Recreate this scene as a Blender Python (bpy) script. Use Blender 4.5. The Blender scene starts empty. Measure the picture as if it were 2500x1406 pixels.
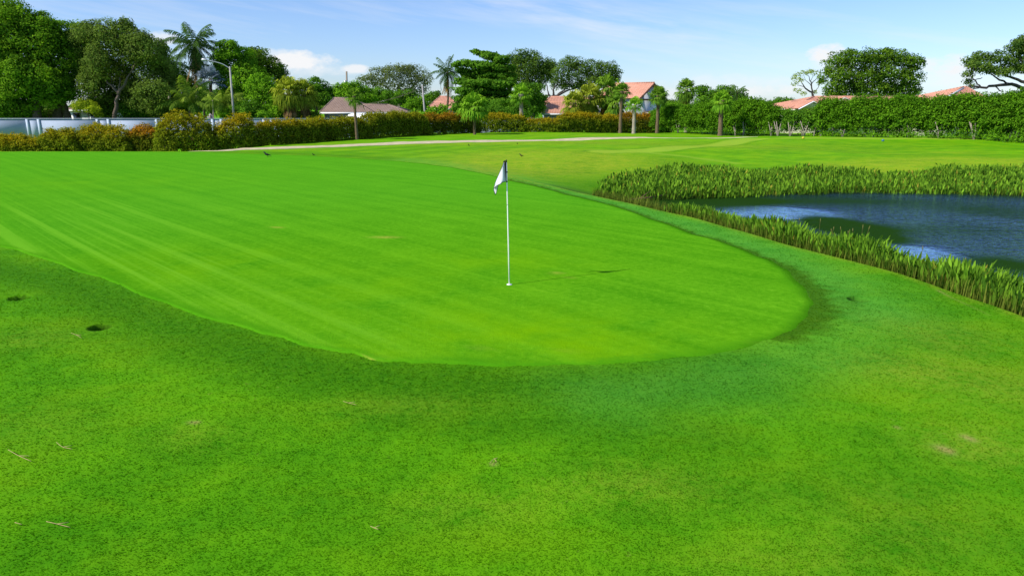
import bpy, math, random
import numpy as np
R = math.radians
rng = np.random.default_rng(11)
random.seed(5)
sc = bpy.context.scene
COL = sc.collection

# ------------------------------------------------------------------ camera geometry
TH, CAMH, F = R(14.83), 3.0, 1666.7
CT, ST = math.cos(TH), math.sin(TH)
def ray(px, py):
    u = (px - 1250) / F; v = (703 - py) / F
    return u, CT + v * ST, -ST + v * CT
def at(px, py, Y):
    a, b, c = ray(px, py); t = Y / b
    return np.array((a * t, Y, CAMH + c * t))
def gp(px, py, z=0.0):
    a, b, c = ray(px, py); t = (z - CAMH) / c
    return np.array((a * t, b * t))
def mpp(Y): return (Y * CT + 0.7) / F

# ------------------------------------------------------------------ object helpers
def tag(o, label=None, cat=None, group=None, kind=None):
    if label: o['label'] = label
    if cat: o['category'] = cat
    if group: o['group'] = group
    if kind: o['kind'] = kind
    return o
def empty(name, loc):
    o = bpy.data.objects.new(name, None); COL.objects.link(o)
    o.location = [float(v) for v in loc]; o.empty_display_size = 0.3
    return o
class MB:
    """collects geometry and links it as one mesh object"""
    def __init__(s): s.v = []; s.f = []; s.n = 0; s.a = []
    def add(s, verts, faces, tone=0.5):
        verts = np.asarray(verts, float)
        s.v.append(verts); s.f += [tuple(i + s.n for i in f) for f in faces]; s.n += len(verts)
        s.a += [tone] * len(faces)
        return s
    def quads(s, Q, tone):
        N = len(Q)
        s.v.append(Q.reshape(-1, 3))
        idx = np.arange(N * 4).reshape(N, 4) + s.n
        s.f += [tuple(r) for r in idx.tolist()]; s.n += N * 4
        s.a += list(np.broadcast_to(tone, (N,)))
        return s
    def box(s, c, d, rz=0.0, tone=0.5):
        x, y, z = np.array(d) / 2
        P = np.array([(sx * x, sy * y, sz * z) for sz in (-1, 1) for sx, sy in ((-1, -1), (1, -1), (1, 1), (-1, 1))])
        if rz:
            c_, s_ = math.cos(rz), math.sin(rz)
            P = P @ np.array(((c_, s_, 0), (-s_, c_, 0), (0, 0, 1)))
        return s.add(P + np.array(c), [(3, 2, 1, 0), (4, 5, 6, 7), (0, 1, 5, 4), (1, 2, 6, 5), (2, 3, 7, 6), (3, 0, 4, 7)], tone)
    def tube(s, pts, rad, seg=8, sq=(1, 1), tone=0.5, cap=True):
        pts = np.asarray(pts, float); n = len(pts)
        rad = np.broadcast_to(np.asarray(rad, float), (n,))
        V = []; ref = None
        for i in range(n):
            t = pts[min(i + 1, n - 1)] - pts[max(i - 1, 0)]; t = t / (np.linalg.norm(t) + 1e-9)
            if ref is None:
                ref = np.array((0, 1.0, 0)) if abs(t[1]) < .9 else np.array((1.0, 0, 0))
            a = np.cross(t, ref); a /= np.linalg.norm(a) + 1e-9
            b = np.cross(a, t); ref = b
            for k in range(seg):
                q = 2 * math.pi * k / seg
                V.append(pts[i] + rad[i] * (a * math.cos(q) * sq[0] + b * math.sin(q) * sq[1]))
        Fc = [(i * seg + k, i * seg + (k + 1) % seg, (i + 1) * seg + (k + 1) % seg, (i + 1) * seg + k) for i in range(n - 1) for k in range(seg)]
        if cap: Fc += [tuple(range(seg - 1, -1, -1)), tuple((n - 1) * seg + k for k in range(seg))]
        return s.add(V, Fc, tone)
    def build(s, name, mat, parent=None, smooth=False, loc=None):
        V = np.concatenate(s.v) if s.v else np.zeros((0, 3))
        off = np.array(parent.location) if parent is not None and loc is None else (np.array(loc, float) if loc is not None else np.zeros(3))
        p = parent
        if p is not None and p.parent is not None: off = np.array(p.parent.location) + np.array(p.location)
        V = V - off
        me = bpy.data.meshes.new(name)
        lens = np.array([len(f) for f in s.f], int)
        flat = np.fromiter((i for f in s.f for i in f), int, lens.sum())
        fill_mesh(me, V, flat, lens, {'tone': np.array(s.a, float)})
        if smooth: me.polygons.foreach_set('use_smooth', np.ones(len(lens), bool))
        me.materials.append(mat)
        o = bpy.data.objects.new(name, me); COL.objects.link(o)
        if parent is not None: o.parent = parent
        elif loc is not None: o.location = [float(q) for q in loc]
        return o
def fill_mesh(me, V, flat, lens, fattr=None, vattr=None):
    me.vertices.add(len(V)); me.vertices.foreach_set('co', np.ascontiguousarray(V, np.float32).ravel())
    me.loops.add(len(flat)); me.loops.foreach_set('vertex_index', flat.astype(np.int32))
    st = np.concatenate(([0], np.cumsum(lens)[:-1])) if len(lens) else np.zeros(0)
    me.polygons.add(len(lens)); me.polygons.foreach_set('loop_start', st.astype(np.int32)); me.polygons.foreach_set('loop_total', lens.astype(np.int32))
    for k, a in (fattr or {}).items():
        me.attributes.new(k, 'FLOAT', 'FACE').data.foreach_set('value', np.asarray(a, np.float32))
    for k, a in (vattr or {}).items():
        me.attributes.new(k, 'FLOAT', 'POINT').data.foreach_set('value', np.asarray(a, np.float32))
    me.update(calc_edges=True)
def quad_obj(name, Q, tone, mat, parent=None, extra=None):
    off = np.array(parent.location) if parent is not None else np.zeros(3)
    me = bpy.data.meshes.new(name); N = len(Q)
    fa = {'tone': tone}; fa.update(extra or {})
    fill_mesh(me, (Q - off).reshape(-1, 3), np.arange(N * 4), np.full(N, 4), fa)
    me.materials.append(mat)
    o = bpy.data.objects.new(name, me); COL.objects.link(o)
    if parent is not None: o.parent = parent
    return o

# ------------------------------------------------------------------ material helpers
class NT:
    def __init__(s, tree): s.t = tree
    def n(s, typ, ins=None, **kw):
        nd = s.t.nodes.new(typ)
        for k, v in kw.items(): setattr(nd, k, v)
        for k, v in (ins or {}).items():
            sk = nd.inputs[k]
            if isinstance(v, bpy.types.NodeSocket): s.t.links.new(v, sk)
            elif isinstance(v, (tuple, list)) and len(v) == 3 and sk.type == 'RGBA': sk.default_value = (*v, 1)
            else: sk.default_value = v
        return nd
    def noise(s, scale, vec=None, detail=3, rough=.55):
        i = {'Scale': scale, 'Detail': detail, 'Roughness': rough}
        if vec is not None: i['Vector'] = vec
        return s.n('ShaderNodeTexNoise', i).outputs['Fac']
    def ramp(s, fac, a, b, lo=0.0, hi=1.0):
        return s.n('ShaderNodeMapRange', {'Value': fac, 'From Min': a, 'From Max': b, 'To Min': lo, 'To Max': hi}, clamp=True).outputs[0]
    def mix(s, fac, a, b, mode='MIX'):
        nd = s.t.nodes.new('ShaderNodeMix'); nd.data_type = 'RGBA'; nd.blend_type = mode
        for sk, v in ((nd.inputs[0], fac), (nd.inputs[6], a), (nd.inputs[7], b)):
            if isinstance(v, bpy.types.NodeSocket): s.t.links.new(v, sk)
            elif isinstance(v, tuple): sk.default_value = (*v, 1)
            else: sk.default_value = v
        return nd.outputs[2]
    def math(s, op, a, b=None):
        nd = s.t.nodes.new('ShaderNodeMath'); nd.operation = op
        for sk, v in zip(nd.inputs, (a, b)):
            if v is None: continue
            if isinstance(v, bpy.types.NodeSocket): s.t.links.new(v, sk)
            else: sk.default_value = v
        return nd.outputs[0]
    def attr(s, name): return s.n('ShaderNodeAttribute', attribute_name=name).outputs['Fac']
    def pos(s): return s.n('ShaderNodeNewGeometry').outputs['Position']
    def scaled(s, vec, sx, sy, sz, rot=0.0):
        return s.n('ShaderNodeMapping', {'Vector': vec, 'Scale': (sx, sy, sz), 'Rotation': (0, 0, rot)}).outputs[0]
def new_mat(name):
    m = bpy.data.materials.new(name); m.use_nodes = True
    m.node_tree.nodes.clear(); g = NT(m.node_tree)
    out = g.n('ShaderNodeOutputMaterial')
    return m, g, out
def plain(name, col, rough=.7, var=.15, scale=6.0, bump=0.0, bscale=30, spec=.3, metal=0.0):
    m, g, out = new_mat(name)
    p = g.pos()
    f = g.noise(scale, p, 4, .6)
    c = g.mix(g.ramp(f, .3, .7), tuple(x * (1 - var) for x in col), tuple(min(1, x * (1 + var)) for x in col))
    b = g.n('ShaderNodeBsdfPrincipled', {'Base Color': c, 'Roughness': rough, 'Specular IOR Level': spec, 'Metallic': metal})
    if bump:
        bn = g.n('ShaderNodeBump', {'Height': g.noise(bscale, p, 3), 'Strength': bump, 'Distance': .05})
        m.node_tree.links.new(bn.outputs[0], b.inputs['Normal'])
    m.node_tree.links.new(b.outputs[0], out.inputs[0])
    return m
def foliage(name, dark, light, tip=None, trans=.42):
    """leaf colour varies from leaf to leaf and with painted inner shade (tone), and with new growth (tip)"""
    m, g, out = new_mat(name)
    t = g.attr('tone')
    c = g.mix(t, dark, light)
    if tip: c = g.mix(g.attr('tip'), c, tip)
    d = g.n('ShaderNodeBsdfDiffuse', {'Color': c})
    tr = g.n('ShaderNodeBsdfTranslucent', {'Color': g.mix(.5, c, (.9, 1, .3), 'MULTIPLY')})
    mx = g.n('ShaderNodeMixShader', {0: trans, 1: d.outputs[0], 2: tr.outputs[0]})
    m.node_tree.links.new(mx.outputs[0], out.inputs[0])
    return m

# ------------------------------------------------------------------ outlines on the ground
def smooth_poly(P, k=6, closed=True):
    P = np.asarray(P, float); n = len(P); out = []
    rg = range(n) if closed else range(n - 1)
    for i in rg:
        if closed: a, b, c, d = P[i - 1], P[i], P[(i + 1) % n], P[(i + 2) % n]
        else: a, b, c, d = P[max(i - 1, 0)], P[i], P[i + 1], P[min(i + 2, n - 1)]
        for j in range(k):
            t = j / k
            out.append(.5 * (2 * b + (c - a) * t + (2 * a - 5 * b + 4 * c - d) * t * t + (3 * b - a - 3 * c + d) * t ** 3))
    if not closed: out.append(P[-1])
    return np.array(out)
def seg_dist(x, y, P, closed=True, cut=None):
    d = np.full(x.shape, 1e9)
    n = len(P)
    for i in range(n if closed else n - 1):
        a, b = P[i], P[(i + 1) % n]; ab = b - a; L = (ab * ab).sum() + 1e-12
        t = np.clip(((x - a[0]) * ab[0] + (y - a[1]) * ab[1]) / L, 0, 1)
        d = np.minimum(d, (x - a[0] - t * ab[0]) ** 2 + (y - a[1] - t * ab[1]) ** 2)
    return np.sqrt(d)
def inside(x, y, P):
    r = np.zeros(x.shape, bool); n = len(P)
    for i in range(n):
        (x1, y1), (x2, y2) = P[i], P[(i + 1) % n]
        if y1 == y2: continue
        c = ((y1 > y) != (y2 > y)) & (x < (x2 - x1) * (y - y1) / (y2 - y1) + x1)
        r ^= c
    return r
def sstep(v, a, b):
    t = np.clip((v - a) / (b - a), 0, 1); return t * t * (3 - 2 * t)
GP = lambda pts, z=0.0: np.array([gp(a, b, z) for a, b in pts])

GREEN = smooth_poly(GP([(0, 604), (150, 645), (400, 740), (600, 803), (780, 850), (880, 868), (925, 882), (1000, 884), (1150, 891), (1300, 893), (1500, 886), (1700, 869),
    (1850, 838), (1930, 803), (1976, 762), (1962, 702), (1905, 652), (1820, 612), (1700, 573), (1500, 506), (1240, 439), (1100, 409), (1000, 397), (850, 386), (700, 379),
    (500, 373), (250, 371), (0, 372), (-300, 374), (-560, 388), (-640, 430), (-480, 500), (-240, 556)]), 5)
_t = np.arange(len(GREEN)); _w = .035 * np.sin(_t * 1.9) + .03 * np.sin(_t * .83 + 1) + .02 * np.sin(_t * 3.7 + 2)
_n = np.gradient(GREEN, axis=0); _n = _n / np.linalg.norm(_n, axis=1)[:, None]
GREEN = GREEN + np.stack((-_n[:, 1], _n[:, 0]), 1) * (_w * np.clip(GREEN[:, 1] / 12, .5, 2))[:, None]
_c = GREEN.mean(0); _v = GREEN - _c; _a = np.unwrap(np.arctan2(_v[:, 1], _v[:, 0])); _r = np.hypot(_v[:, 0], _v[:, 1])
if _a[-1] < _a[0]: _a, _r = _a[::-1], _r[::-1]
_a = np.maximum.accumulate(_a + np.arange(len(_a)) * 1e-6); _q = np.linspace(_a[0], _a[0] + 2 * math.pi, 420)[:-1]
# finer steps where the outline is near the camera
_cum = np.concatenate(([0], np.cumsum(np.hypot(np.diff(_r), _r[1:] * np.diff(_a)) * 10 / (8 + _c[1] + _r[1:] * np.sin(_a[1:])))))
_q = np.interp(np.linspace(0, _cum[-1], 420), _cum, _a)
_r = np.interp(_q, _a, _r); GREEN = np.stack((_c[0] + _r * np.cos(_q), _c[1] + _r * np.sin(_q)), 1)
LIP_NEAR = smooth_poly(GP([(1110, 396), (1240, 430), (1400, 467), (1520, 493), (1640, 520), (1760, 550), (1900, 590), (2050, 630), (2200, 671), (2350, 720), (2500, 775), (2700, 860), (3000, 1010)]), 4, False)
LIP_FAR = GP([(3600, 420), (3000, 392), (2500, 383), (2200, 378), (1900, 372), (1700, 372), (1560, 376), (1400, 384), (1240, 392)])
LIP_END = np.array([[14, 2.0], [30, 2.0], [48, 20]])
LIP = np.concatenate((LIP_NEAR, LIP_END, LIP_FAR))
WZ = -0.75
def offset_right(P, d):
    T = np.gradient(P, axis=0); T /= np.linalg.norm(T, axis=1)[:, None]
    return P + np.stack((-T[:, 1], T[:, 0]), 1) * d
off_n = offset_right(LIP_NEAR, 1.25)[9:]
FAR_W = GP([(3300, 520), (2800, 490), (2500, 480), (2300, 473), (2100, 471), (1900, 477), (1750, 483), (1620, 489), (1530, 491)], WZ)
WATER = np.concatenate((off_n, np.array([[15.5, 3.0], [28, 3.5], [42, 20.0]]), FAR_W))
FARP = np.concatenate((GP([(3500, 525), (2900, 495), (2700, 487), (2500, 482), (2300, 475), (2100, 473), (1900, 479), (1750, 485), (1600, 491), (1500, 492)], WZ), GP([(1455, 474), (1490, 455), (1570, 438), (1650, 430), (1780, 427), (1830, 438), (1900, 431), (2050, 430), (2150, 442), (2300, 432), (2420, 430), (2600, 432), (2900, 438), (3500, 452)], -.55)))
HOLES = [gp(47, 725), gp(243, 795), gp(2095, 729)]

_k = rng.uniform(0, 6.28, 12)
def bump_noise(x, y):
    return (np.sin(x * 1.1 + _k[0] + .6 * np.sin(y * .7)) * np.sin(y * .9 + _k[1]) + .6 * np.sin(x * 2.3 + y * 1.1 + _k[2]) * np.sin(y * 2.1 - x * .8 + _k[3]))
TEE_C = gp(2150, 348)
def height(x, y):
    x = np.asarray(x, float); y = np.asarray(y, float)
    z = np.zeros(x.shape)
    # the lawn is not flat: low swells, dead level under the putting green
    dg = seg_dist(x, y, GREEN[::4]); ing = inside(x, y, GREEN)
    out = np.where(ing, 0, sstep(dg, .1, 1.6))
    z += .018 * bump_noise(x, y) * out * sstep(y, -5, 2)
    far = sstep(y, 52, 62)
    z += (.05 * np.sin(x * .22 + 1) * np.sin(y * .16) * far + .10 * np.sin(x * .31 + .12 * y) * np.sin(y * .33 + .8) * sstep(y, 38, 46) * sstep(x, -4, 6)) * out
    # fall away behind the left part of the green
    left = 1 - sstep(x - (-22.6 + (y - 50) * .2), -2, 2)
    z -= 1.15 * sstep(y - 48.6, 0, 3.5) * left
    # raised tee at the right, a swell in front of it
    z += .30 * np.exp(-(((x - TEE_C[0]) / 17) ** 2 + ((y - 63) / 7.5) ** 2))
    z += .22 * np.exp(-(((x - 6) / 9) ** 2 + ((y - 50) / 4.5) ** 2)) * out
    z -= .35 * sstep(y, 84, 92)
    # pond
    m = inside(x, y, LIP)
    if m.any():
        xm, ym = x[m], y[m]
        dl = seg_dist(xm, ym, LIP); dw = seg_dist(xm, ym, WATER); iw = inside(xm, ym, WATER)
        t = dl / (dl + dw + 1e-6)
        zz = np.where(iw, WZ - .08 - np.minimum(dw * .35, .9), z[m] * (1 - t) + (WZ - .02) * t ** 1.15)
        z[m] = zz
    for hx, hy in HOLES:
        d = np.hypot(x - hx, y - hy)
        z -= .26 * (1 - sstep(d, .12, .155)) + .02 * np.exp(-(d / .28) ** 2)
    return z
def h1(x, y): return float(height(np.array([x]), np.array([y]))[0])

TEAL_L = GP([(1000, 391), (1100, 402), (1240, 434), (1400, 474), (1600, 530), (1750, 572), (1900, 628), (2020, 690), (2090, 760)])
TEAL_F = GP([(2090, 760), (2010, 850), (1850, 905), (1700, 950), (1500, 960)])
EDGE_L = GP([(1240, 441), (1500, 508), (1700, 575), (1850, 632), (1925, 680), (1965, 720), (1985, 770)])
FRONT_L = GP([(-300, 610), (0, 660), (150, 690), (400, 790), (700, 885), (1000, 930), (1300, 945), (1600, 935), (1800, 905)])
BACK_L = GP([(-100, 367), (250, 367), (500, 369), (700, 375), (850, 381), (1000, 391), (1100, 402), (1180, 418)])
MID_L = GP([(900, 1010), (1200, 1040), (1500, 1030), (1750, 1060)])
STRIP_L = GP([(1480, 374), (1600, 371), (1700, 362), (1800, 350.5), (1860, 345.5), (2000, 344), (2250, 346), (2500, 350), (2700, 354)])
RIM_L = LIP_NEAR
def blob(x, y, px, py, rx, ry=None):
    c = gp(px, py); ry = ry or rx
    return np.exp(-(((x - c[0]) / rx) ** 2 + ((y - c[1]) / ry) ** 2))
def turf(x, y):
    """weights for the kinds of grass on the lawn, and for shading painted on the far mound"""
    A = {}
    w = .12 * bump_noise(x * 3, y * 3)
    d = seg_dist(x, y, TEAL_L, False)
    A['teal'] = np.exp(-((d + w) / np.where(y > 20, 1.5, 1.05)) ** 2) * (1 - .25 * sstep(y, 25, 40))
    A['teal'] = np.maximum(A['teal'], .62 * np.exp(-((seg_dist(x, y, TEAL_F, False) + w) / .75) ** 2))
    d = seg_dist(x, y, GREEN); d = np.where(seg_dist(x, y, EDGE_L, False) < 1.5, d, 9); wid = .15 + .26 * np.exp(-((y - 10.5) / 2.2) ** 2) + .16 * sstep(y, 22, 32)
    wob = .5 + .5 * np.sin(x * 9 + 3 * np.sin(y * 5)) * np.sin(y * 7.3 + 1)
    gin = inside(x, y, GREEN)
    A['rough'] = np.clip(1.3 * np.exp(-(d / (wid * (.6 + .9 * wob))) ** 2), 0, 1) * ~gin
    dk = 1.0 * np.exp(-(seg_dist(x, y, FRONT_L, False) / .75) ** 2)
    dk = np.maximum(dk, .8 * np.exp(-(seg_dist(x, y, BACK_L, False) / 1.1) ** 2) * (y > 30))
    dk = np.maximum(dk, .55 * np.exp(-(seg_dist(x, y, MID_L, False) / .40) ** 2))
    for px, py, rx, ry, k in ((1470, 432, 2.2, 4, .75), (1420, 410, 2.5, 4, .4), (1620, 392, 4, 4, .45), (1850, 398, 5, 3, .4), (2330, 380, 6, 2, .35), (1560, 352, 9, 2.5, .3), (2050, 362, 8, 4, .3)):  # dark tones on the far lawn; the mound's shading is painted here
        dk = np.maximum(dk, k * blob(x, y, px, py, rx, ry))
    A['deep'] = np.clip(dk, 0, 1) * ~gin
    dr = 0
    for px, py, rx, ry, s in ((2300, 820, 1.0, .9, .5), (2200, 900, .8, .6, .5), (2430, 940, .9, .8, .6), (2380, 1080, .6, .5, .7), (1560, 1190, .7, .35, .6), (2200, 1250, .9, .6, .35), (1930, 1380, .8, .3, .4),
                             (1150, 1240, .6, .3, .4), (60, 830, .7, .5, .45), (480, 1060, .4, .3, .4), (100, 1040, .7, .5, .25), (1000, 990, .9, .3, .35),
                             (1300, 386, 5.5, 7, 1.2), (1250, 410, 2.4, 4.5, .9), (1450, 392, 5, 5, .7), (1000, 353, 12, 2.5, .55), (1400, 349, 10, 4, .7), (640, 365, 8, 1.6, .5), (2160, 396, 3.6, 2.6, 1.2),
                             (2250, 392, 5, 3, .9), (2390, 392, 3.5, 2.5, 1.1), (2500, 398, 4, 3, .8), (1750, 362, 7, 4, .4), (2330, 372, 2, 1.5, .6), (2180, 374, 2, 1.2, .5), (1900, 360, 12, 5, .25), (2040, 415, 3, 2, .5), (1530, 330, 30, 5, .35)):
        dr = dr + s * blob(x, y, px, py, rx, ry)
    dr = dr + .85 * np.exp(-(seg_dist(x, y, RIM_L, False) / .17) ** 2)
    A['dry'] = np.clip(dr, 0, 1)
    br = 0
    for px, py, rx, ry in ((2358, 1063, .05, .05), (2374, 1071, .05, .045), (2300, 1090, .07, .07), (2318, 1098, .05, .06), (470, 1031, .05, .035), (482, 1031, .03, .03), (1205, 1133, .035, .035), (2190, 1040, .035, .03)):
        br = br + .6 * blob(x, y, px, py, rx, ry)
    br = br + .6 * np.exp(-(seg_dist(x, y, GP([(2290, 708), (2330, 730), (2412, 768)]), False) / .035) ** 2) * (.5 + .5 * np.sin(x * 14))
    A['bare'] = np.clip(br, 0, 1)
    d = seg_dist(x, y, STRIP_L, False)
    A['strip'] = np.maximum(sstep(d, 1.35, 1.0), .7 * sstep(seg_dist(x, y, GP([(1440, 371), (1560, 374), (1680, 381), (1800, 389)]), False), .5, .2))  # second term paints the light line along the mound crest
    A['deep'] = np.maximum(A['deep'], .8 * sstep(d, 1.35, 1.45) * sstep(d, 1.75, 1.6) * (x < 22))
    a, b = gp(860, 383), gp(1140, 357); dv = (b - a) / np.linalg.norm(b - a)
    s = (x - a[0]) * -dv[1] + (y - a[1]) * dv[0]
    A['mown'] = blob(x, y, 980, 366, 11, 8) * sstep(np.sin(s * 2.1), -.4, .4)
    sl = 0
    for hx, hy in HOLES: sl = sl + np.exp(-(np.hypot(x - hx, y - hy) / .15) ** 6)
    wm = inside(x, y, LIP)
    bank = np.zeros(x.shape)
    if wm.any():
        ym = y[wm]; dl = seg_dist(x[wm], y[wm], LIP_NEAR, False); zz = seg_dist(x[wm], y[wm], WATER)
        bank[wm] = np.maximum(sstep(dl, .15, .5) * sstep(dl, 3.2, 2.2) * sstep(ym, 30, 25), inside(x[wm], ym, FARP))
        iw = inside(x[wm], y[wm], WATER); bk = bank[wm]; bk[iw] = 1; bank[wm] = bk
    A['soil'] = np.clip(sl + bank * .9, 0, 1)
    return A

# ------------------------------------------------------------------ turf materials
def turf_colour(g, p):
    big = g.noise(.35, p, 3, .5); drift = g.noise(.55, g.scaled(p, 1, 1.7, 1, .4), 4, .6); mid = g.noise(1.7, p, 4, .6); fine = g.noise(9, p, 4, .65); vf = g.noise(45, p, 3, .7)
    v = g.math('ADD', g.math('MULTIPLY', big, .42), g.math('ADD', g.math('MULTIPLY', mid, .30), g.math('MULTIPLY', fine, .28)))
    c = g.mix(g.ramp(v, .38, .62), (0.072, 0.275, 0.0036), (0.155, 0.425, 0.0048))
    c = g.mix(g.ramp(drift, .48, .68, 0, .65), c, (0.200, 0.400, 0.005))
    c = g.mix(g.ramp(drift, .46, .30, 0, .55), c, (0.050, 0.235, 0.003))
    c = g.mix(g.math('MULTIPLY', g.attr('deep'), .85), c, g.mix(g.ramp(fine, .3, .7), (0.032, 0.165, 0.0024), (0.079, 0.262, 0.0036)))
    c = g.mix(g.math('MULTIPLY', g.attr('teal'), .80), c, g.mix(g.ramp(mid, .3, .7), (0.070, 0.323, 0.0270), (0.131, 0.421, 0.0390)))
    c = g.mix(g.math('MULTIPLY', g.attr('mown'), .55), c, (0.061, 0.244, 0.0036))
    c = g.mix(g.math('MULTIPLY', g.attr('strip'), .75), c, (0.263, 0.451, 0.0420))
    c = g.mix(g.math('MULTIPLY', g.attr('rough'), .85), c, g.mix(fine, (0.021, 0.104, 0.0024), (0.088, 0.207, 0.0036)))
    dryn = g.math('MULTIPLY', g.attr('dry'), g.ramp(g.math('ADD', g.math('MULTIPLY', fine, .6), g.math('MULTIPLY', mid, .4)), .36, .62))
    c = g.mix(g.math('MULTIPLY', dryn, .80), c, g.mix(g.ramp(vf, .3, .7), (.22, .34, .012), (.40, .42, .045)))
    # scattered straw-coloured flecks
    fl = g.math('MULTIPLY', g.ramp(g.noise(13, p, 4, .75), .62, .71), g.ramp(big, .40, .60))
    c = g.mix(g.math('MULTIPLY', fl, .55), c, (.27, .30, .05))
    c = g.mix(g.math('MULTIPLY', g.attr('bare'), g.ramp(vf, .25, .5)), c, (.47, .37, .12))
    return c, fine, vf
def mat_ground():
    m, g, out = new_mat('lawn turf'); p = g.pos()
    c, fine, vf = turf_colour(g, p)
    # texture of the cut: small tufts
    tn = g.noise(38, p, 3, .7)
    yy = g.n('ShaderNodeSeparateXYZ', {'Vector': p}).outputs[1]          # the fairway beyond the green is a brighter, yellower grass
    c = g.mix(g.ramp(yy, 24, 38), g.mix(1.0, c, (.80, .85, .82), 'MULTIPLY'), g.mix(1.0, c, (1.12, 1.0, .8), 'MULTIPLY'))
    c = g.mix(g.ramp(tn, .3, .72, .0, .5), c, g.mix(1.0, c, (.80, .86, .8), 'MULTIPLY'))
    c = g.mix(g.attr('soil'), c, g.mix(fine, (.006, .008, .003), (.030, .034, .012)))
    b = g.n('ShaderNodeBsdfPrincipled', {'Base Color': c, 'Roughness': .9, 'Specular IOR Level': .03})
    h = g.math('ADD', g.math('MULTIPLY', g.noise(60, p, 3, .7), .6), g.math('MULTIPLY', fine, 1.0))
    bn = g.n('ShaderNodeBump', {'Height': h, 'Strength': .4, 'Distance': .025})
    m.node_tree.links.new(bn.outputs[0], b.inputs['Normal'])
    m.node_tree.links.new(b.outputs[0], out.inputs[0]); return m
def mat_green():
    m, g, out = new_mat('putting green turf'); p = g.pos()
    a, b_ = gp(232, 564), gp(500, 686); dv = (b_ - a) / np.linalg.norm(b_ - a); ang = math.atan2(dv[1], dv[0])
    # streaks run along the mowing direction
    rp = g.n('ShaderNodeVectorRotate', {'Vector': p, 'Angle': -ang}, rotation_type='Z_AXIS').outputs[0]
    st = g.noise(1.0, g.scaled(rp, .022, 2.6, 1), 3, .62)
    st2 = g.noise(1.0, g.scaled(rp, .12, 7.0, 1), 2, .6)
    mid = g.noise(.7, p, 5, .62); fine = g.noise(9, p, 5, .78); vf = g.noise(38, p, 3, .8)
    v = g.math('ADD', g.math('ADD', g.math('MULTIPLY', st, .20), g.math('MULTIPLY', st2, .10)), g.math('ADD', g.math('MULTIPLY', mid, .16), g.math('ADD', g.math('MULTIPLY', fine, .32), g.math('MULTIPLY', vf, .22))))
    c = g.mix(g.ramp(v, .40, .60), (0.050, 0.245, 0.0040), (0.150, 0.435, 0.0110))
    c = g.mix(g.ramp(vf, .36, .68, .0, .55), c, g.mix(1.0, c, (.66, .72, .55), 'MULTIPLY'))
    c = g.mix(g.ramp(fine, .58, .72, .0, .35), c, (.21, .46, .03))
    c = g.mix(g.math('MULTIPLY', g.attr('yellow'), g.ramp(mid, .3, .65)), c, (0.166, 0.378, 0.0018))
    c = g.mix(g.math('MULTIPLY', g.math('MULTIPLY', g.attr('streak'), .72), g.math('MAXIMUM', g.ramp(st, .51, .58), g.ramp(st2, .54, .66, 0, .6))), c, (0.166, 0.432, 0.0180))
    c = g.mix(g.math('MULTIPLY', g.attr('cool'), .5), c, g.mix(fine, (.056, .300, .010), (.095, .385, .022)))
    c = g.mix(g.ramp(g.math('ADD', g.attr('rim'), g.math('MULTIPLY', g.math('SUBTRACT', fine, .5), 1.6)), .45, 1.0, 0, .85), c, g.mix(mid, (.040, .22, .004), (.085, .30, .006)))
    fl = g.math('MULTIPLY', g.ramp(g.noise(5.5, g.scaled(p, 1, 1, 1), 4, .75), .70, .77), g.ramp(mid, .45, .6))
    c = g.mix(g.math('MULTIPLY', fl, .45), c, (0.249, 0.396, 0.0240))
    c = g.mix(g.math('MULTIPLY', g.attr('bare'), g.ramp(fine, .25, .5)), c, (0.315, 0.360, 0.0420))
    b = g.n('ShaderNodeBsdfPrincipled', {'Base Color': c, 'Roughness': .8, 'Specular IOR Level': .0})
    bn = g.n('ShaderNodeBump', {'Height': g.math('ADD', vf, fine), 'Strength': .5, 'Distance': .02})
    m.node_tree.links.new(bn.outputs[0], b.inputs['Normal'])
    m.node_tree.links.new(b.outputs[0], out.inputs[0]); return m
M_GROUND, M_GREEN = mat_ground(), mat_green()

# ------------------------------------------------------------------ ground, one sheet to the horizon
fa = np.arange(R(-42), R(42.05), R(.11)); ca = np.linspace(R(42.05), R(360 - 42), 90)[1:-1]
ANG = np.concatenate((fa, ca)); NA = len(ANG)
rad = [.02, .5, 1.0, 1.5, 2.0, 2.5, 3.0]
while rad[-1] < 3500:
    r_ = rad[-1]; rad.append(r_ * (1.0022 if 8.0 < r_ < 12.5 else 1.0052 if r_ < 20 else 1.008 if r_ < 110 else 1.08))
RAD = np.array(rad); NR = len(RAD)
gx = (RAD[:, None] * np.sin(ANG)[None]).ravel(); gy = (RAD[:, None] * np.cos(ANG)[None]).ravel()
near = (np.abs(gx) < 75) & (gy < 100) & (gy > -8)
gz = np.full(gx.shape, -.35); gz[near] = height(gx[near], gy[near])
gz[~near & (gy < 50)] = 0
At = {k: np.zeros(gx.shape) for k in ('teal', 'rough', 'deep', 'dry', 'bare', 'strip', 'mown', 'soil')}
for k, v in turf(gx[near], gy[near]).items(): At[k][near] = v
I = np.arange(NR * NA).reshape(NR, NA)
q = np.stack((I[:-1], np.roll(I, -1, 1)[:-1], np.roll(I, -1, 1)[1:], I[1:]), -1).reshape(-1, 4)[:, ::-1]
me = bpy.data.meshes.new('ground')
fill_mesh(me, np.stack((gx, gy, gz), 1), q.ravel(), np.full(len(q), 4), None, At)
me.polygons.foreach_set('use_smooth', np.ones(len(q), bool)); me.materials.append(M_GROUND)
ground = bpy.data.objects.new('ground', me); COL.objects.link(ground); tag(ground, kind='structure')

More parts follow.
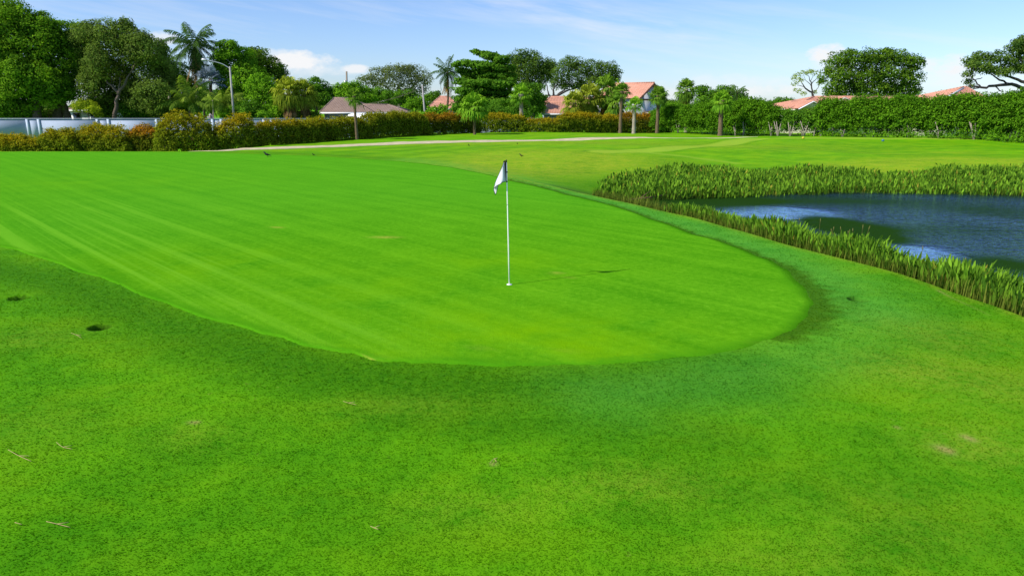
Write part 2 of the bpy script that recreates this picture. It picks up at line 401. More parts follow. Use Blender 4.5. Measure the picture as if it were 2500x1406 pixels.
def ring_sheet(name, P, mat, lift, attrs=None, rings=70):
    c = _c if P is GREEN else P.mean(0)
    s = np.concatenate((np.linspace(.0005, 1, rings), [1.0015]))
    V = c[None, None] + (P[None] - c) * s[:, None, None]
    x, y = V[..., 0].ravel(), V[..., 1].ravel()
    z = height(x, y) + lift; n = len(P); z[-n:] -= lift + .02
    I = np.arange(len(s) * n).reshape(len(s), n)
    q = np.stack((I[:-1], I[1:], np.roll(I, -1, 1)[1:], np.roll(I, -1, 1)[:-1]), -1).reshape(-1, 4)
    area = np.cross(P - c, np.roll(P, -1, 0) - c).sum()
    if area < 0: q = q[:, ::-1]
    me = bpy.data.meshes.new(name); fill_mesh(me, np.stack((x, y, z), 1), q.ravel(), np.full(len(q), 4), None, attrs(x, y) if attrs else None)
    me.polygons.foreach_set('use_smooth', np.ones(len(q), bool)); me.materials.append(mat)
    o = bpy.data.objects.new(name, me); COL.objects.link(o); return o
def green_attrs(x, y):
    ye = 0
    for px, py, rx, ry, s in ((1300, 800, 2.2, 1.2, .5), (1100, 850, 2.0, .8, .4), (1500, 830, 1.6, .9, .4), (500, 640, 2.2, 1.6, .5), (1250, 640, 2, 1.5, .45), (150, 450, 6, 3.5, .4), (900, 720, 2, 1.5, .4)):
        ye = ye + s * blob(x, y, px, py, rx, ry)
    st = 0
    for px, py, rx, ry, s in ((200, 600, 2.2, 3, 1.), (40, 560, 2.5, 4, 1.), (420, 660, 1.8, 2, .8), (650, 740, 1.6, 1.2, .6), (120, 520, 4, 3, .6), (880, 810, 1.2, .8, .6), (1000, 400, 8, 5, .25)):
        st = st + s * blob(x, y, px, py, rx, ry)
    br = 0
    for px, py, rx, ry in ((905, 876, .13, .05), (1360, 668, .09, .06), (1400, 678, .08, .03), (940, 580, .3, .12), (675, 556, .15, .08), (1170, 850, .06, .03), (1380, 855, .09, .03), (1830, 838, .06, .03),
                           (1230, 614, .12, .03), (1300, 700, .05, .02), (1330, 713, .04, .02)):
        br = br + blob(x, y, px, py, rx, ry)
    dg = seg_dist(x, y, GREEN)
    rim = 1 - sstep(dg, .0, .42 + .25 * np.sin(x * 3.1) * np.sin(y * 2.3)); cool = np.clip(sstep(y, 14, 26) * .8 + blob(x, y, 150, 560, 5, 5) * .5, 0, 1)
    return {'rim': rim, 'cool': cool, 'yellow': np.clip(ye, 0, 1), 'streak': np.clip(st, 0, 1), 'bare': np.clip(br, 0, 1)}
tag(ring_sheet('putting_green', GREEN, M_GREEN, .007, green_attrs, 90), kind='structure')

# the path of pale concrete beyond the green
def strip_sheet(name, near_px, far_px, mat, lift, pre, k=14):
    A = smooth_poly(np.concatenate((pre[0], GP(near_px))), k, False); B = smooth_poly(np.concatenate((pre[1], GP(far_px))), k, False)
    n = min(len(A), len(B)); A, B = A[:n], B[:n]
    T = np.linspace(0, 1, 7)
    P = A[:, None] * (1 - T)[None, :, None] + B[:, None] * T[None, :, None]
    x, y = P[..., 0].ravel(), P[..., 1].ravel(); z = height(x, y) + lift
    I = np.arange(n * 7).reshape(n, 7)
    V = np.stack((x, y, z), 1)
    q = np.stack((I[:-1, :-1], I[1:, :-1], I[1:, 1:], I[:-1, 1:]), -1).reshape(-1, 4)
    # side skirts give the slab its thickness
    m0 = len(V); E = np.concatenate((V[I[:, 0]], V[I[:, -1]])); E[:, 2] -= .12
    V = np.concatenate((V, E)); a = m0 + np.arange(n); b = a + n
    q = np.concatenate((q, np.stack((a[:-1], a[1:], I[1:, 0], I[:-1, 0]), -1), np.stack((I[:-1, -1], I[1:, -1], b[1:], b[:-1]), -1)))
    me = bpy.data.meshes.new(name); fill_mesh(me, V, q.ravel(), np.full(len(q), 4)); me.materials.append(mat)
    o = bpy.data.objects.new(name, me); COL.objects.link(o); return o
M_PATH = plain('pale concrete', (.56, .475, .28), .9, .22, 1.6, .3, 12)
tag(strip_sheet('cart_path', [(520, 369.6), (620, 366.5), (800, 360), (1000, 352.5), (1200, 347), (1400, 343.5), (1600, 341), (1750, 339.5), (1850, 338.5)],
                [(520, 366), (620, 361), (800, 355.5), (1000, 347), (1200, 342), (1400, 339), (1600, 338.5), (1750, 338), (1850, 337.5)], M_PATH, .02, (np.array([[-62, 50.4], [-44, 50.2], [-27, 49.8]]), np.array([[-62, 51.7], [-44, 51.5], [-27, 51.1]]))), kind='structure')

# ------------------------------------------------------------------ pond
def mat_water():
    m, g, out = new_mat('pond water'); p = g.pos()
    patch = g.noise(.16, g.scaled(p, 1.0, 1.3, 1), 3, .5)
    calm = g.math('MINIMUM', g.math('ADD', g.attr('calm'), g.ramp(patch, .56, .66, 0, .45)), 1.0)
    w1 = g.noise(1.5, g.scaled(p, .8, 1.5, 1, .5), 3, .6); w2 = g.noise(5, g.scaled(p, .7, 1.5, 1, -.3), 3, .6)
    amp = g.math('ADD', .12, g.math('MULTIPLY', g.math('SUBTRACT', 1.0, calm), 1.0))
    hh = g.math('MULTIPLY', g.math('ADD', w1, g.math('MULTIPLY', w2, .38)), amp)
    bn = g.n('ShaderNodeBump', {'Height': hh, 'Strength': 1.0, 'Distance': .42})
    # dark reflections painted in: patches with a darker colour and less mirror
    dark_refl = g.attr('dark_refl')
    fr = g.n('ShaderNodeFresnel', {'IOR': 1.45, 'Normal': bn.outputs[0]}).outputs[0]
    fr = g.math('MULTIPLY', g.math('MULTIPLY', fr, 2.9), g.math('SUBTRACT', 1.0, g.math('MULTIPLY', dark_refl, .97)))
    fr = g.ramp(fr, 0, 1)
    d = g.n('ShaderNodeBsdfDiffuse', {'Color': g.mix(dark_refl, (.003, .014, .022), (.014, .046, .005))})
    gl = g.n('ShaderNodeBsdfGlossy', {'Color': (.70, .84, 1.0), 'Roughness': .025, 'Normal': bn.outputs[0]})
    mx = g.n('ShaderNodeMixShader', {0: fr, 1: d.outputs[0], 2: gl.outputs[0]})
    m.node_tree.links.new(mx.outputs[0], out.inputs[0]); return m
def reflection_attrs(x, y):  # masks for the painted dark reflections and for calm water
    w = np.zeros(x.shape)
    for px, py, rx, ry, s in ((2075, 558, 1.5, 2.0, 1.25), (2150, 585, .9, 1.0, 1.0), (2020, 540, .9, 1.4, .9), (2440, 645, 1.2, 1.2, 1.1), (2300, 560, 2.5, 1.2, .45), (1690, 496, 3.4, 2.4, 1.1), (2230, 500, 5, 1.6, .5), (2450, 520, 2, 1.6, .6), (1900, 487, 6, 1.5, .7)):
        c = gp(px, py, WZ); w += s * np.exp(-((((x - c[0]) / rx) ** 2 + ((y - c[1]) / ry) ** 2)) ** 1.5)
    k = np.zeros(x.shape)
    for px, py, rx, ry, s in ((1880, 522, 2.2, 2.2, 1.1), (1835, 512, 1.6, 1.6, .8), (2220, 612, 1.4, 1.4, 1.1), (2330, 640, 1.2, 1.0, 1.0), (2480, 690, 1.0, .8, .7), (1960, 520, 1.6, 1.6, .7)):
        c = gp(px, py, WZ); k += s * np.exp(-((((x - c[0]) / rx) ** 2 + ((y - c[1]) / ry) ** 2)) ** 1.5)
    return {'dark_refl': np.clip(w, 0, 1), 'calm': np.clip(k, 0, 1)}
xs = np.linspace(1, 45, 221); ys = np.linspace(0, 46, 231)
X, Y = np.meshgrid(xs, ys); V = np.stack((X.ravel(), Y.ravel(), np.full(X.size, WZ)), 1)
I = np.arange(X.size).reshape(X.shape); q = np.stack((I[:-1, :-1], I[:-1, 1:], I[1:, 1:], I[1:, :-1]), -1).reshape(-1, 4)
cx, cy = V[q].mean(1)[:, 0], V[q].mean(1)[:, 1]
keep = inside(cx, cy, LIP) & ((height(cx, cy) < WZ + .3))
q = q[keep]; used = np.unique(q); remap = np.full(len(V), -1); remap[used] = np.arange(len(used)); V = V[used]; q = remap[q]
me = bpy.data.meshes.new('pond_water'); fill_mesh(me, V, q.ravel(), np.full(len(q), 4), None, reflection_attrs(V[:, 0], V[:, 1])); me.materials.append(mat_water())
wo = bpy.data.objects.new('pond_water', me); COL.objects.link(wo); tag(wo, kind='structure')

# ------------------------------------------------------------------ leaves and crowns
def unit(v): return v / (np.linalg.norm(v, axis=-1, keepdims=True) + 1e-9)
def leaf_quads(C, Nrm, L, W, down=0.0):
    n = len(C); t = unit(np.cross(Nrm, rng.normal(size=(n, 3)))); t[:, 2] -= down; t = unit(t)
    b = unit(np.cross(Nrm, t))
    L = np.broadcast_to(L, (n,))[:, None]; W = np.broadcast_to(W, (n,))[:, None]
    fold = unit(Nrm) * W * .25
    return np.stack((C - t * L * .5, C + b * W * .5 + fold, C + t * L * .5, C - b * W * .5 + fold), 1)
def crown(lobes, leaf=.36, per=13, clump=.55, gap=.85, rough=.24, core=.55, flat=1.0, puff=1.0):
    """leaves gathered in puffs over a set of ellipsoid lobes: returns quads and per-leaf tone"""
    Qs, Ts = [], []
    leaf = leaf * .74
    for (c, r) in lobes:
        c = np.array(c); r = np.array(r); rm = r.mean()
        area = 4 * math.pi * (((r[0] * r[1]) ** 1.6 + (r[0] * r[2]) ** 1.6 + (r[1] * r[2]) ** 1.6) / 3) ** (1 / 1.6)
        total = max(60, int(area / gap ** 2 * 2.1 * per))
        pr0 = np.clip(.30 * rm + .25, .35, 1.25) * puff
        n = max(5, int(area / (pr0 * 1.25) ** 2))
        D = unit(rng.normal(size=(n, 3)) + np.array((0, 0, .15)))
        f = .92 - rough * rng.random(n) + rough * 1.1 * (rng.random(n) ** 3)
        pc = c + D * np.maximum(r - pr0 * .55, r * .5) * f[:, None]
        pr = pr0 * rng.uniform(.65, 1.25, n); ct = rng.random(n)
        k = rng.choice(n, total, p=pr ** 2 / (pr ** 2).sum())
        dd = unit(rng.normal(size=(total, 3)) + .75 * D[k] + np.array((0, 0, .35)))
        sh = pr[k] * (1 - .45 * rng.random(total) ** 2) * (1 + .12 * rng.normal(size=total))
        P = pc[k] + dd * sh[:, None] * np.array((1, 1, .72 * flat))
        nd = unit(.9 * dd + .25 * D[k] + np.array((0, 0, .2)) + .42 * rng.normal(size=(total, 3)))
        ll = leaf * (.65 + .7 * rng.random(total)); tn = .55 * ct[k] + .45 * rng.random(total)
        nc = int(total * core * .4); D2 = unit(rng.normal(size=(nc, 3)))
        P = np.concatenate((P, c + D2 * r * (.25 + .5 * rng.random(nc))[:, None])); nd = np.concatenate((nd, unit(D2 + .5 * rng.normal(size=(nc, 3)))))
        ll = np.concatenate((ll, leaf * 1.5 * (.8 + .5 * rng.random(nc)))); tn = np.concatenate((tn, .5 * rng.random(nc)))  # core leaves get a lower tone: shade inside the crown, painted
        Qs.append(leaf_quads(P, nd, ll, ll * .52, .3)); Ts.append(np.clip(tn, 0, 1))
    return np.concatenate(Qs), np.concatenate(Ts)
def px_lobes(L, Y, depth=.85):
    out = []
    for l in L:
        px, py, rx, ry = l[:4]; dy = l[4] if len(l) > 4 else random.uniform(-1.2, 1.2); k = mpp(Y)
        out.append((at(px, py, Y + dy), (rx * k, depth * k * (rx * .6 + ry * .4), ry * k)))
    return out
def px_path(P, Y):
    return np.array([at(p[0], p[1], Y + (p[3] if len(p) > 3 else 0)) for p in P])
def limbs_mesh(mb, limbs, Y, down=True):
    for i, P in enumerate(limbs):
        pts = px_path(P, Y); r = [p[2] for p in P]
        if i == 0 and down:
            g = h1(pts[0][0], pts[0][1]); pts = np.concatenate(([[pts[0][0], pts[0][1], g - .2]], pts)); r = [r[0] * 1.25] + r
        # bend the limb a little so that it does not run straight
        ps, rs = [pts[0]], [r[0]]
        for a, b, ra, rb in zip(pts[:-1], pts[1:], r[:-1], r[1:]):
            for t in (.33, .66, 1):
                j = rng.normal(size=3) * .05 * np.linalg.norm(b - a) * (t < 1)
                ps.append(a + (b - a) * t + j); rs.append(ra + (rb - ra) * t)
        mb.tube(ps, rs, 8, tone=rng.random())
    return mb
def tree(name, label, cat, Y, lobes, limbs, mat, bark, group=None, **kw):
    base = at(limbs[0][0][0], limbs[0][0][1], Y) if limbs else at(lobes[0][0], lobes[0][1], Y)
    base[2] = h1(base[0], base[1])
    root = empty(name, base); tag(root, label, cat, group)
    g0 = [i for i, l in enumerate(limbs) if l[0][1] >= 290 or i == 0] + [len(limbs)]
    for a_, b_ in zip(g0[:-1], g0[1:]): limbs_mesh(MB(), limbs[a_:b_], Y).build('trunk', bark, root, True)
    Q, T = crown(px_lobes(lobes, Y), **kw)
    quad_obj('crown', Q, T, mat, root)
    return root
def shrub(name, label, cat, Y, lobes, mat, group=None, **kw):
    c = at(lobes[0][0], lobes[0][1], Y); c[2] = h1(c[0], c[1])
    Q, T = crown(px_lobes(lobes, Y), **kw)
    root = empty(name, c); tag(root, label, cat, group)
    for k in range(3):
        mb = MB(); x = c[0] + rng.uniform(-.6, .6) * lobes[0][2] * mpp(Y) * .6; top = at(lobes[0][0], lobes[0][1], Y)[2]
        mb.tube([(c[0] + (x - c[0]) * .35, Y, c[2] - .1), (x, Y + rng.uniform(-.3, .3), max(top, c[2] + .4))], [.05, .02], 5)
        mb.build('stem', M_BARK, root, True)
    quad_obj('foliage', Q, T, mat, root)
    return root
M_BARK = plain('grey brown bark', (.13, .10, .075), .9, .35, 5, .6, 14)
M_BARK_PALE = plain('pale bark', (.30, .25, .20), .9, .3, 5, .5, 14)
M_BARK_DARK = plain('dark bark', (.055, .045, .04), .9, .3, 5, .5, 14)
M_PALMTRUNK = plain('fibrous palm trunk', (.15, .105, .06), .95, .45, 9, .8, 20)
M_PALMTRUNK_PALE = plain('grey palm trunk', (.34, .29, .22), .95, .3, 9, .6, 20)

# ------------------------------------------------------------------ palms
def frond_fan(mb, base, d, R_, droop, col, nseg=18, up=np.array((0, 0, 1.0))):
    d = unit(d); side = np.cross(d, up); side = unit(side) if np.linalg.norm(side) > .05 else np.array((1.0, 0, 0))
    nrm = unit(np.cross(side, d))
    Lp = R_ * rng.uniform(.36, .5); e = base + d * Lp - np.array((0, 0, 1)) * droop * Lp * .25
    w = R_ * .012
    mb.quads(np.array([[base - side * w, base + side * w, e + side * w * .6, e - side * w * .6]]), col)
    Ls = R_ * rng.uniform(.5, .66); Q = []
    for k in range(nseg):
        a = (k / (nseg - 1) - .5) * 2 * R(105); a += rng.normal() * .03
        dd = unit(d * math.cos(a) + side * math.sin(a) + nrm * (.22 * (1 - abs(a) / 2)) - np.array((0, 0, 1)) * droop * .35)
        ww = R_ * .034; s2 = unit(np.cross(dd, nrm) + nrm * rng.uniform(-.5, .5)); L = Ls * (1 - .25 * abs(a) / R(105)) * rng.uniform(.88, 1.1)
        m = e + dd * L * .6; t = e + dd * L * .92 - np.array((0, 0, 1)) * L * (.22 + .35 * droop) * rng.uniform(.7, 1.3)
        Q.append([e - s2 * ww * .3, e + s2 * ww * .3, m + s2 * ww, m - s2 * ww]); Q.append([m - s2 * ww, m + s2 * ww, t + s2 * .004, t - s2 * .004])
    mb.quads(np.array(Q), np.clip(col + rng.normal(size=len(Q)) * .12, 0, 1))
def frond_feather(mb, base, d, L, sag, col, nl=30, lw=.05, ll=.28):
    d = unit(d); n = 12; h = np.array((d[0], d[1], 0)); h = unit(h) if np.linalg.norm(h) > .02 else np.array((1.0, 0, 0))
    el = math.asin(np.clip(d[2], -1, 1)); pts = [base]; a = el
    for i in range(n):
        a -= sag / n * (.5 + 1.0 * i / n); pts.append(pts[-1] + (h * math.cos(a) + np.array((0, 0, math.sin(a)))) * L / n)
    pts = np.array(pts); mb.tube(pts, np.linspace(.05, .01, n + 1) * L / 4, 4, tone=min(1, col + .2), cap=False)
    side = unit(np.cross(h, np.array((0, 0, 1.0)))); Q = []
    for i in range(nl):
        f = .1 + .9 * i / nl; j = f * n; i0 = min(int(j), n - 1); p = pts[i0] + (pts[i0 + 1] - pts[i0]) * (j - i0); t = unit(pts[i0 + 1] - pts[i0])
        l = L * ll * math.sin(math.pi * (.15 + .8 * f)) ** .7 * rng.uniform(.85, 1.1)
        for s in (-1, 1):
            dd = unit(side * s * .75 + t * .55 - np.array((0, 0, 1)) * rng.uniform(.25, .8)); dn = unit(dd - np.array((0, 0, .6)))
            wv = t * lw * L / 4; m = p + dd * l * .5; e = m + dn * l * .5
            Q.append([p - wv * .6, p + wv * .6, m + wv, m - wv]); Q.append([m - wv, m + wv, e + wv * .15, e - wv * .15])
    mb.quads(np.array(Q), np.clip(col + rng.normal(size=len(Q)) * .12, 0, 1))
def palm_trunk(root, pts, r, mat):
    n = 14; P = smooth_poly(pts, 6, False); mb = MB()
    rr = np.interp(np.linspace(0, 1, len(P)), np.linspace(0, 1, len(r)), r) * (1 + .07 * np.sin(np.arange(len(P)) * 2.4))
    mb.tube(P, rr, 10); mb.build('trunk', mat, root, True)
def palm(name, label, Y, crown_px, Rpx, base_px=None, kind='fan', n=30, mat=None, bark=None, tr=.16, emin=-40, emax=82, skirt=0, skirt_mat=None, group=None, droop=.6, mid=None, cat='palm', sag=1.5, fan_k=1.28):
    c = at(*crown_px, Y); k = mpp(Y); Rm = Rpx * k * (fan_k if kind == 'fan' else 1.12)
    if base_px is None: base = np.array((c[0] + rng.uniform(-.3, .3), Y, 0))
    else: base = at(*base_px, Y)
    base[2] = h1(base[0], base[1])
    root = empty(name, base); tag(root, label, cat, group)
    b0 = base - np.array((0, 0, .15))
    pm = [b0, (b0 + c) / 2 + np.array((mid or 0, 0, 0)), c + np.array((0, 0, .05 * Rm))]
    palm_trunk(root, np.array(pm), [tr * 1.25, tr, tr * .95, tr * (1.25 if kind == 'fan' else .8)], bark or M_PALMTRUNK)
    mb = MB()
    for i in range(n):
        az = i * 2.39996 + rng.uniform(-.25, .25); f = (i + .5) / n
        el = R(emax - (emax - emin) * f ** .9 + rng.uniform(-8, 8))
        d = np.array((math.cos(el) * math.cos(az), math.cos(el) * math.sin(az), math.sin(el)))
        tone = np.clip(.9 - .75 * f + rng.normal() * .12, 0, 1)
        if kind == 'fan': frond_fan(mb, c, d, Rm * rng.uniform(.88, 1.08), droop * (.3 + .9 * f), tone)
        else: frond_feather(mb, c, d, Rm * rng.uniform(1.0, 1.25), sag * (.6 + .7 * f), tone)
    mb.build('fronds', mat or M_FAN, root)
    if skirt:
        sb = MB()
        for i in range(int(skirt)):
            az = rng.uniform(0, 6.28); el = R(rng.uniform(-86, -55))
            d = np.array((math.cos(el) * math.cos(az), math.cos(el) * math.sin(az), math.sin(el)))
            o = c - np.array((0, 0, Rm * rng.uniform(.1, .7)))
            if kind == 'fan': frond_fan(sb, o, d, Rm * rng.uniform(.6, .9), 1.0, rng.random(), 12)
            else: frond_feather(sb, o, d, Rm * rng.uniform(.7, 1.0), .3, rng.random(), 20)
        sb.build('dead_fronds', skirt_mat or M_DEADFROND, root)
    return root
M_FAN = foliage('sunlit fan palm frond', (0.072, 0.184, 0.019), (0.213, 0.362, 0.025), trans=.25)
M_FAN_YELLOW = foliage('yellowing fan palm frond', (.14, .20, .018), (.42, .47, .035), trans=.3)
M_FAN_BRIGHT = foliage('bright fan palm frond', (0.112, 0.272, 0.019), (0.275, 0.500, 0.025), trans=.25)
M_SILVER = foliage('silver fan palm frond', (.10, .14, .17), (.30, .37, .44), trans=.1)
M_FEATHER = foliage('feather palm frond', (.022, .065, .016), (.10, .19, .028), trans=.25)
M_FEATHER_LIGHT = foliage('light feather palm frond', (.075, .165, .018), (.33, .44, .05), trans=.3)
M_DEADFROND = foliage('dead brown frond', (.11, .065, .025), (.33, .21, .09), trans=.15)
M_DEADGOLD = foliage('dead golden frond', (.20, .11, .02), (.46, .28, .07), trans=.2)

# ------------------------------------------------------------------ leaf palettes
L_MANGO = foliage('mango leaves', (0.036, 0.121, 0.013), (0.301, 0.547, 0.023))
L_FICUS = foliage('dark ficus leaves', (0.035, 0.092, 0.014), (0.228, 0.363, 0.029))
L_OLIVE = foliage('dull olive leaves', (0.052, 0.081, 0.021), (0.269, 0.404, 0.057))
L_MID = foliage('mid green leaves', (0.041, 0.135, 0.014), (0.205, 0.424, 0.025))
L_BRIGHT = foliage('bright green leaves', (0.070, 0.205, 0.013), (0.303, 0.588, 0.026))
L_LIME = foliage('yellow green leaves', (0.139, 0.246, 0.013), (0.525, 0.600, 0.029))
L_OAK = foliage('oak leaves', (0.036, 0.101, 0.021), (0.211, 0.329, 0.038))
L_BANYAN = foliage('banyan leaves', (0.037, 0.118, 0.013), (0.227, 0.385, 0.026))
L_HEDGE = foliage('clipped hedge leaves', (0.026, 0.107, 0.008), (0.209, 0.446, 0.018))
L_COPPER = foliage('copperleaf', (.065, .135, .010), (.34, .40, .020), (.58, .40, .014))
L_COPPER_RED = foliage('red copperleaf', (.050, .105, .010), (.25, .26, .016), (.60, .26, .020))
L_FAR = foliage('distant leaves', (0.070, 0.134, 0.033), (0.197, 0.315, 0.043))
L_OLIVEGREY = foliage('grey olive leaves', (0.077, 0.107, 0.041), (0.248, 0.314, 0.075))

# ------------------------------------------------------------------ far woods on the horizon
Q, T = [], []
for px in range(-700, 3300, 26):
    top = 246 + 7 * math.sin(px * .013) + 6 * math.sin(px * .041 + 1) + rng.uniform(-5, 5)
    if 1840 < px < 1960: top += 4
    Y = 190 + rng.uniform(-12, 12); k = mpp(Y); h_ = (272 - top) / 2
    c = at(px, top + h_, Y)
    q_, t_ = crown([(c, (2.6 + rng.random(), 2.5, h_ * k))], leaf=.8, per=8, clump=.8, gap=1.3)
    Q.append(q_); T.append(t_ * .8 + .2 * rng.random())
tag(quad_obj('far_woods', np.concatenate(Q), np.concatenate(T), L_FAR), kind='stuff')

# ------------------------------------------------------------------ trees, left to right
tree('mango_tree', 'tall bushy bright green tree at the far left, its crown leaving the frame', 'tree', 96,
     [(-30, 70, 110, 70), (30, 32, 52, 34), (70, 95, 85, 62), (100, 62, 42, 32), (0, 175, 115, 75), (112, 150, 62, 70), (120, 215, 62, 46), (30, 243, 100, 46), (60, 190, 60, 50, -3), (-40, 130, 60, 70, -3)],
     [[(92, 290, .55), (97, 245, .4), (88, 190, .3)], [(97, 245, .3), (120, 210, .2)], [(95, 250, .25), (55, 200, .15)]], L_MANGO, M_BARK, leaf=.42, gap=.95, clump=.5)
tree('ficus_tree', 'round green tree on a thick split trunk, second from the left', 'tree', 99,
     [(150, 92, 56, 46), (178, 150, 46, 62), (205, 90, 38, 38), (170, 205, 42, 42), (228, 120, 32, 40), (150, 235, 40, 24)],
     [[(140, 292, .7), (146, 262, .55), (150, 235, .4), (165, 200, .3)], [(166, 292, .5), (158, 262, .45), (150, 238, .35)]], L_MANGO, M_BARK, leaf=.40)
tree('olive_tree', 'broad dull olive tree with a pale forked trunk and dark hollow crown', 'tree', 95,
     [(282, 88, 62, 42), (222, 80, 36, 34), (345, 125, 55, 42), (300, 66, 30, 22), (240, 150, 42, 52), (376, 165, 40, 52), (232, 215, 40, 48), (372, 228, 46, 42), (320, 120, 60, 36, 3), (300, 170, 60, 45, 4), (398, 130, 16, 26), (262, 250, 30, 26, 3), (340, 95, 34, 22), (330, 215, 60, 40, 4), (245, 185, 40, 40, 3), (350, 250, 50, 24, 2), (300, 225, 80, 45, 7), (250, 255, 60, 26, 7), (200, 100, 30, 40, 3), (400, 195, 26, 50, 3), (215, 160, 36, 60, 4)],
     [[(279, 292, .30), (284, 245, .25), (290, 232, .22)], [(290, 232, .24), (275, 212, .17), (258, 196, .1)], [(290, 232, .24), (305, 207, .17), (318, 180, .10)], [(290, 232, .15), (290, 214, .11), (292, 190, .08)], [(318, 180, .12), (335, 152, .12), (350, 140, .1), (372, 128, .05)]],
     L_OLIVE, M_BARK, leaf=.34, gap=.9, per=15, rough=.34)
tree('small_tree', 'small yellow green tree standing before the white house under the big trees', 'tree', 92.5,
     [(203, 258, 30, 15), (225, 268, 20, 12), (190, 268, 14, 10), (240, 280, 12, 9)], [[(217, 292, .06), (216, 272, .05), (205, 262, .03)], [(216, 276, .04), (228, 266, .02)]], L_LIME, M_BARK, leaf=.25, gap=.7, clump=.35)
for px, py, L_, Y, mt, lab in ((430, 215, [(430, 190, 36, 40), (420, 240, 46, 40), (470, 225, 34, 34)], 120, L_FICUS, 'dark tree filling the gap behind the low feather palm, left one'), (500, 245, [(492, 240, 40, 28), (530, 250, 34, 26), (470, 262, 40, 22)], 118, L_MID, 'dark tree filling the gap behind the silver palm'), (400, 110, [(395, 120, 16, 24), (404, 160, 22, 34)], 117, L_OLIVE, 'tree top seen between the broad olive tree and the tallest palm')):
    tree('background_tree', lab, 'tree', Y, L_, [[(px, 292, .25), (px, py, .12)]], mt, M_BARK_DARK, leaf=.4)
shrubs = [
 ((80, 279, 34, 14), 'low dark shrub between the two leftmost tree trunks', L_FICUS, 101), ((130, 278, 30, 15), 'low dark shrub left of the thick split trunk', L_OLIVE, 102), ((362, 276, 60, 18), 'long low olive shrub right of the pale forked trunk', L_OLIVE, 101), ((716, 283, 56, 11), 'low green shrub at the feet of the shaggy palms', L_FICUS, 97),
 ((30, 272, 62, 22), 'dark leafy shrub behind the wall below the leftmost bushy tree', L_FICUS, 98), ((262, 272, 24, 20), 'dark shrub at the foot of the pale forked trunk, on its left', L_FICUS, 98),
 ((330, 268, 40, 26), 'green shrub at the foot of the pale forked trunk, on its right', L_MID, 98.5), ((395, 268, 34, 26), 'dark olive shrub left of the three diamond signs', L_OLIVE, 97),
 ((445, 266, 44, 26), 'dark shrub filling the space behind the diamond signs', L_FICUS, 100), ((565, 272, 36, 20), 'bright shrub at the foot of the street lamp', L_BRIGHT, 94),
 ((610, 268, 34, 24), 'green shrub between the street lamp and the shaggy palms', L_MID, 95), ((660, 274, 34, 18), 'low green shrub left of the shaggy palms', L_BRIGHT, 94),
 ((762, 280, 20, 12), 'low dark shrub between the shaggy palms and the brown-roofed house', L_FICUS, 95), ((1215, 275, 34, 20), 'low dark green shrub right of the wide fan palm', L_MID, 92)]
for l, lab, mt, Y in shrubs:
    shrub('shrub', lab, 'shrub', Y, [l, (l[0] - l[2] * .4, l[1] + 8, l[2] * .6, l[3] * .8), (l[0] + l[2] * .45, l[1] + 6, l[2] * .6, l[3] * .85)], mt, 'shrubs behind the boundary wall', leaf=.30, gap=.75, clump=.45)
palm('royal_palm', 'tallest feather palm rising above everything at the left', 108, (473, 110), 56, (484, 292), 'feather', 34, M_FEATHER, M_PALMTRUNK_PALE, .22, -80, 80, 18, M_DEADFROND, sag=1.55)
palm('feather_palm', 'dark feather palm half hidden left of the tallest palm', 112, (412, 150), 44, (410, 292), 'feather', 18, M_FEATHER, M_PALMTRUNK_PALE, .18, -60, 70, 0, sag=1.3)
palm('silver_palm', 'silvery blue fan palm behind the street lamp arm', 104, (514, 196), 32, (512, 292), 'fan', 24, M_SILVER, M_PALMTRUNK, .2, -25, 80, droop=.12)
palm('coconut_palm', 'low feather palm with long arching light fronds behind the diamond signs', 95.5, (462, 256), 62, (462, 292), 'feather', 20, M_FEATHER_LIGHT, M_PALMTRUNK, .14, 12, 84, 4, M_DEADFROND, sag=1.5)
palm('coconut_palm', 'low spreading feather palm beside the street lamp pole', 95, (545, 254), 50, (545, 292), 'feather', 20, M_FEATHER_LIGHT, M_PALMTRUNK, .14, -10, 75, 0, sag=1.4)
palm('young_palm', 'small palm on a thin pale trunk just behind the wall near the signs', 92, (519, 246), 22, (519, 296), 'feather', 13, M_FEATHER_LIGHT, M_PALMTRUNK_PALE, .09, -30, 70, sag=1.5)
tree('tall_tree', 'bright rounded tree behind the street lamp, right of the tallest palm', 'tree', 110, [(560, 128, 38, 30), (540, 150, 26, 28), (592, 150, 36, 34), (556, 188, 42, 36), (600, 196, 42, 40), (570, 232, 50, 30)], [[(575, 292, .35), (575, 250, .3), (580, 190, .2)]], L_BRIGHT, M_BARK, leaf=.42)
tree('tall_tree', 'dark rounded tree behind the bright one near the street lamp', 'tree', 115, [(632, 148, 38, 28), (655, 172, 36, 36), (612, 170, 30, 34), (682, 180, 20, 24), (640, 215, 50, 40), (620, 130, 22, 14)], [[(640, 292, .35), (640, 250, .3), (645, 190, .2)]], L_FICUS, M_BARK_DARK, leaf=.40)
tree('leafy_tree', 'light green loose tree left of the shaggy palms', 'tree', 98, [(640, 198, 32, 20), (618, 224, 26, 20), (660, 222, 30, 24), (640, 250, 38, 26), (678, 248, 20, 26), (606, 248, 16, 14)], [[(645, 292, .14), (645, 250, .12), (642, 205, .06)], [(645, 255, .08), (618, 228, .04)]], L_BRIGHT, M_BARK, leaf=.34, gap=.95, clump=.4)
for i, (cx_, cy_, rp, lab) in enumerate(((704, 222, 36, 'shaggy fan palm with a brown skirt, left of the pair'), (742, 226, 34, 'shaggy fan palm with a brown skirt, right of the pair beside the brown roof'))):
    palm('shaggy_palm', lab, 94 + i, (cx_, cy_), rp, (cx_, 292), 'fan', 40, M_FAN_YELLOW, M_PALMTRUNK, .2, -45, 85, 26, M_DEADFROND, 'shaggy palms behind the wall', droop=.9)
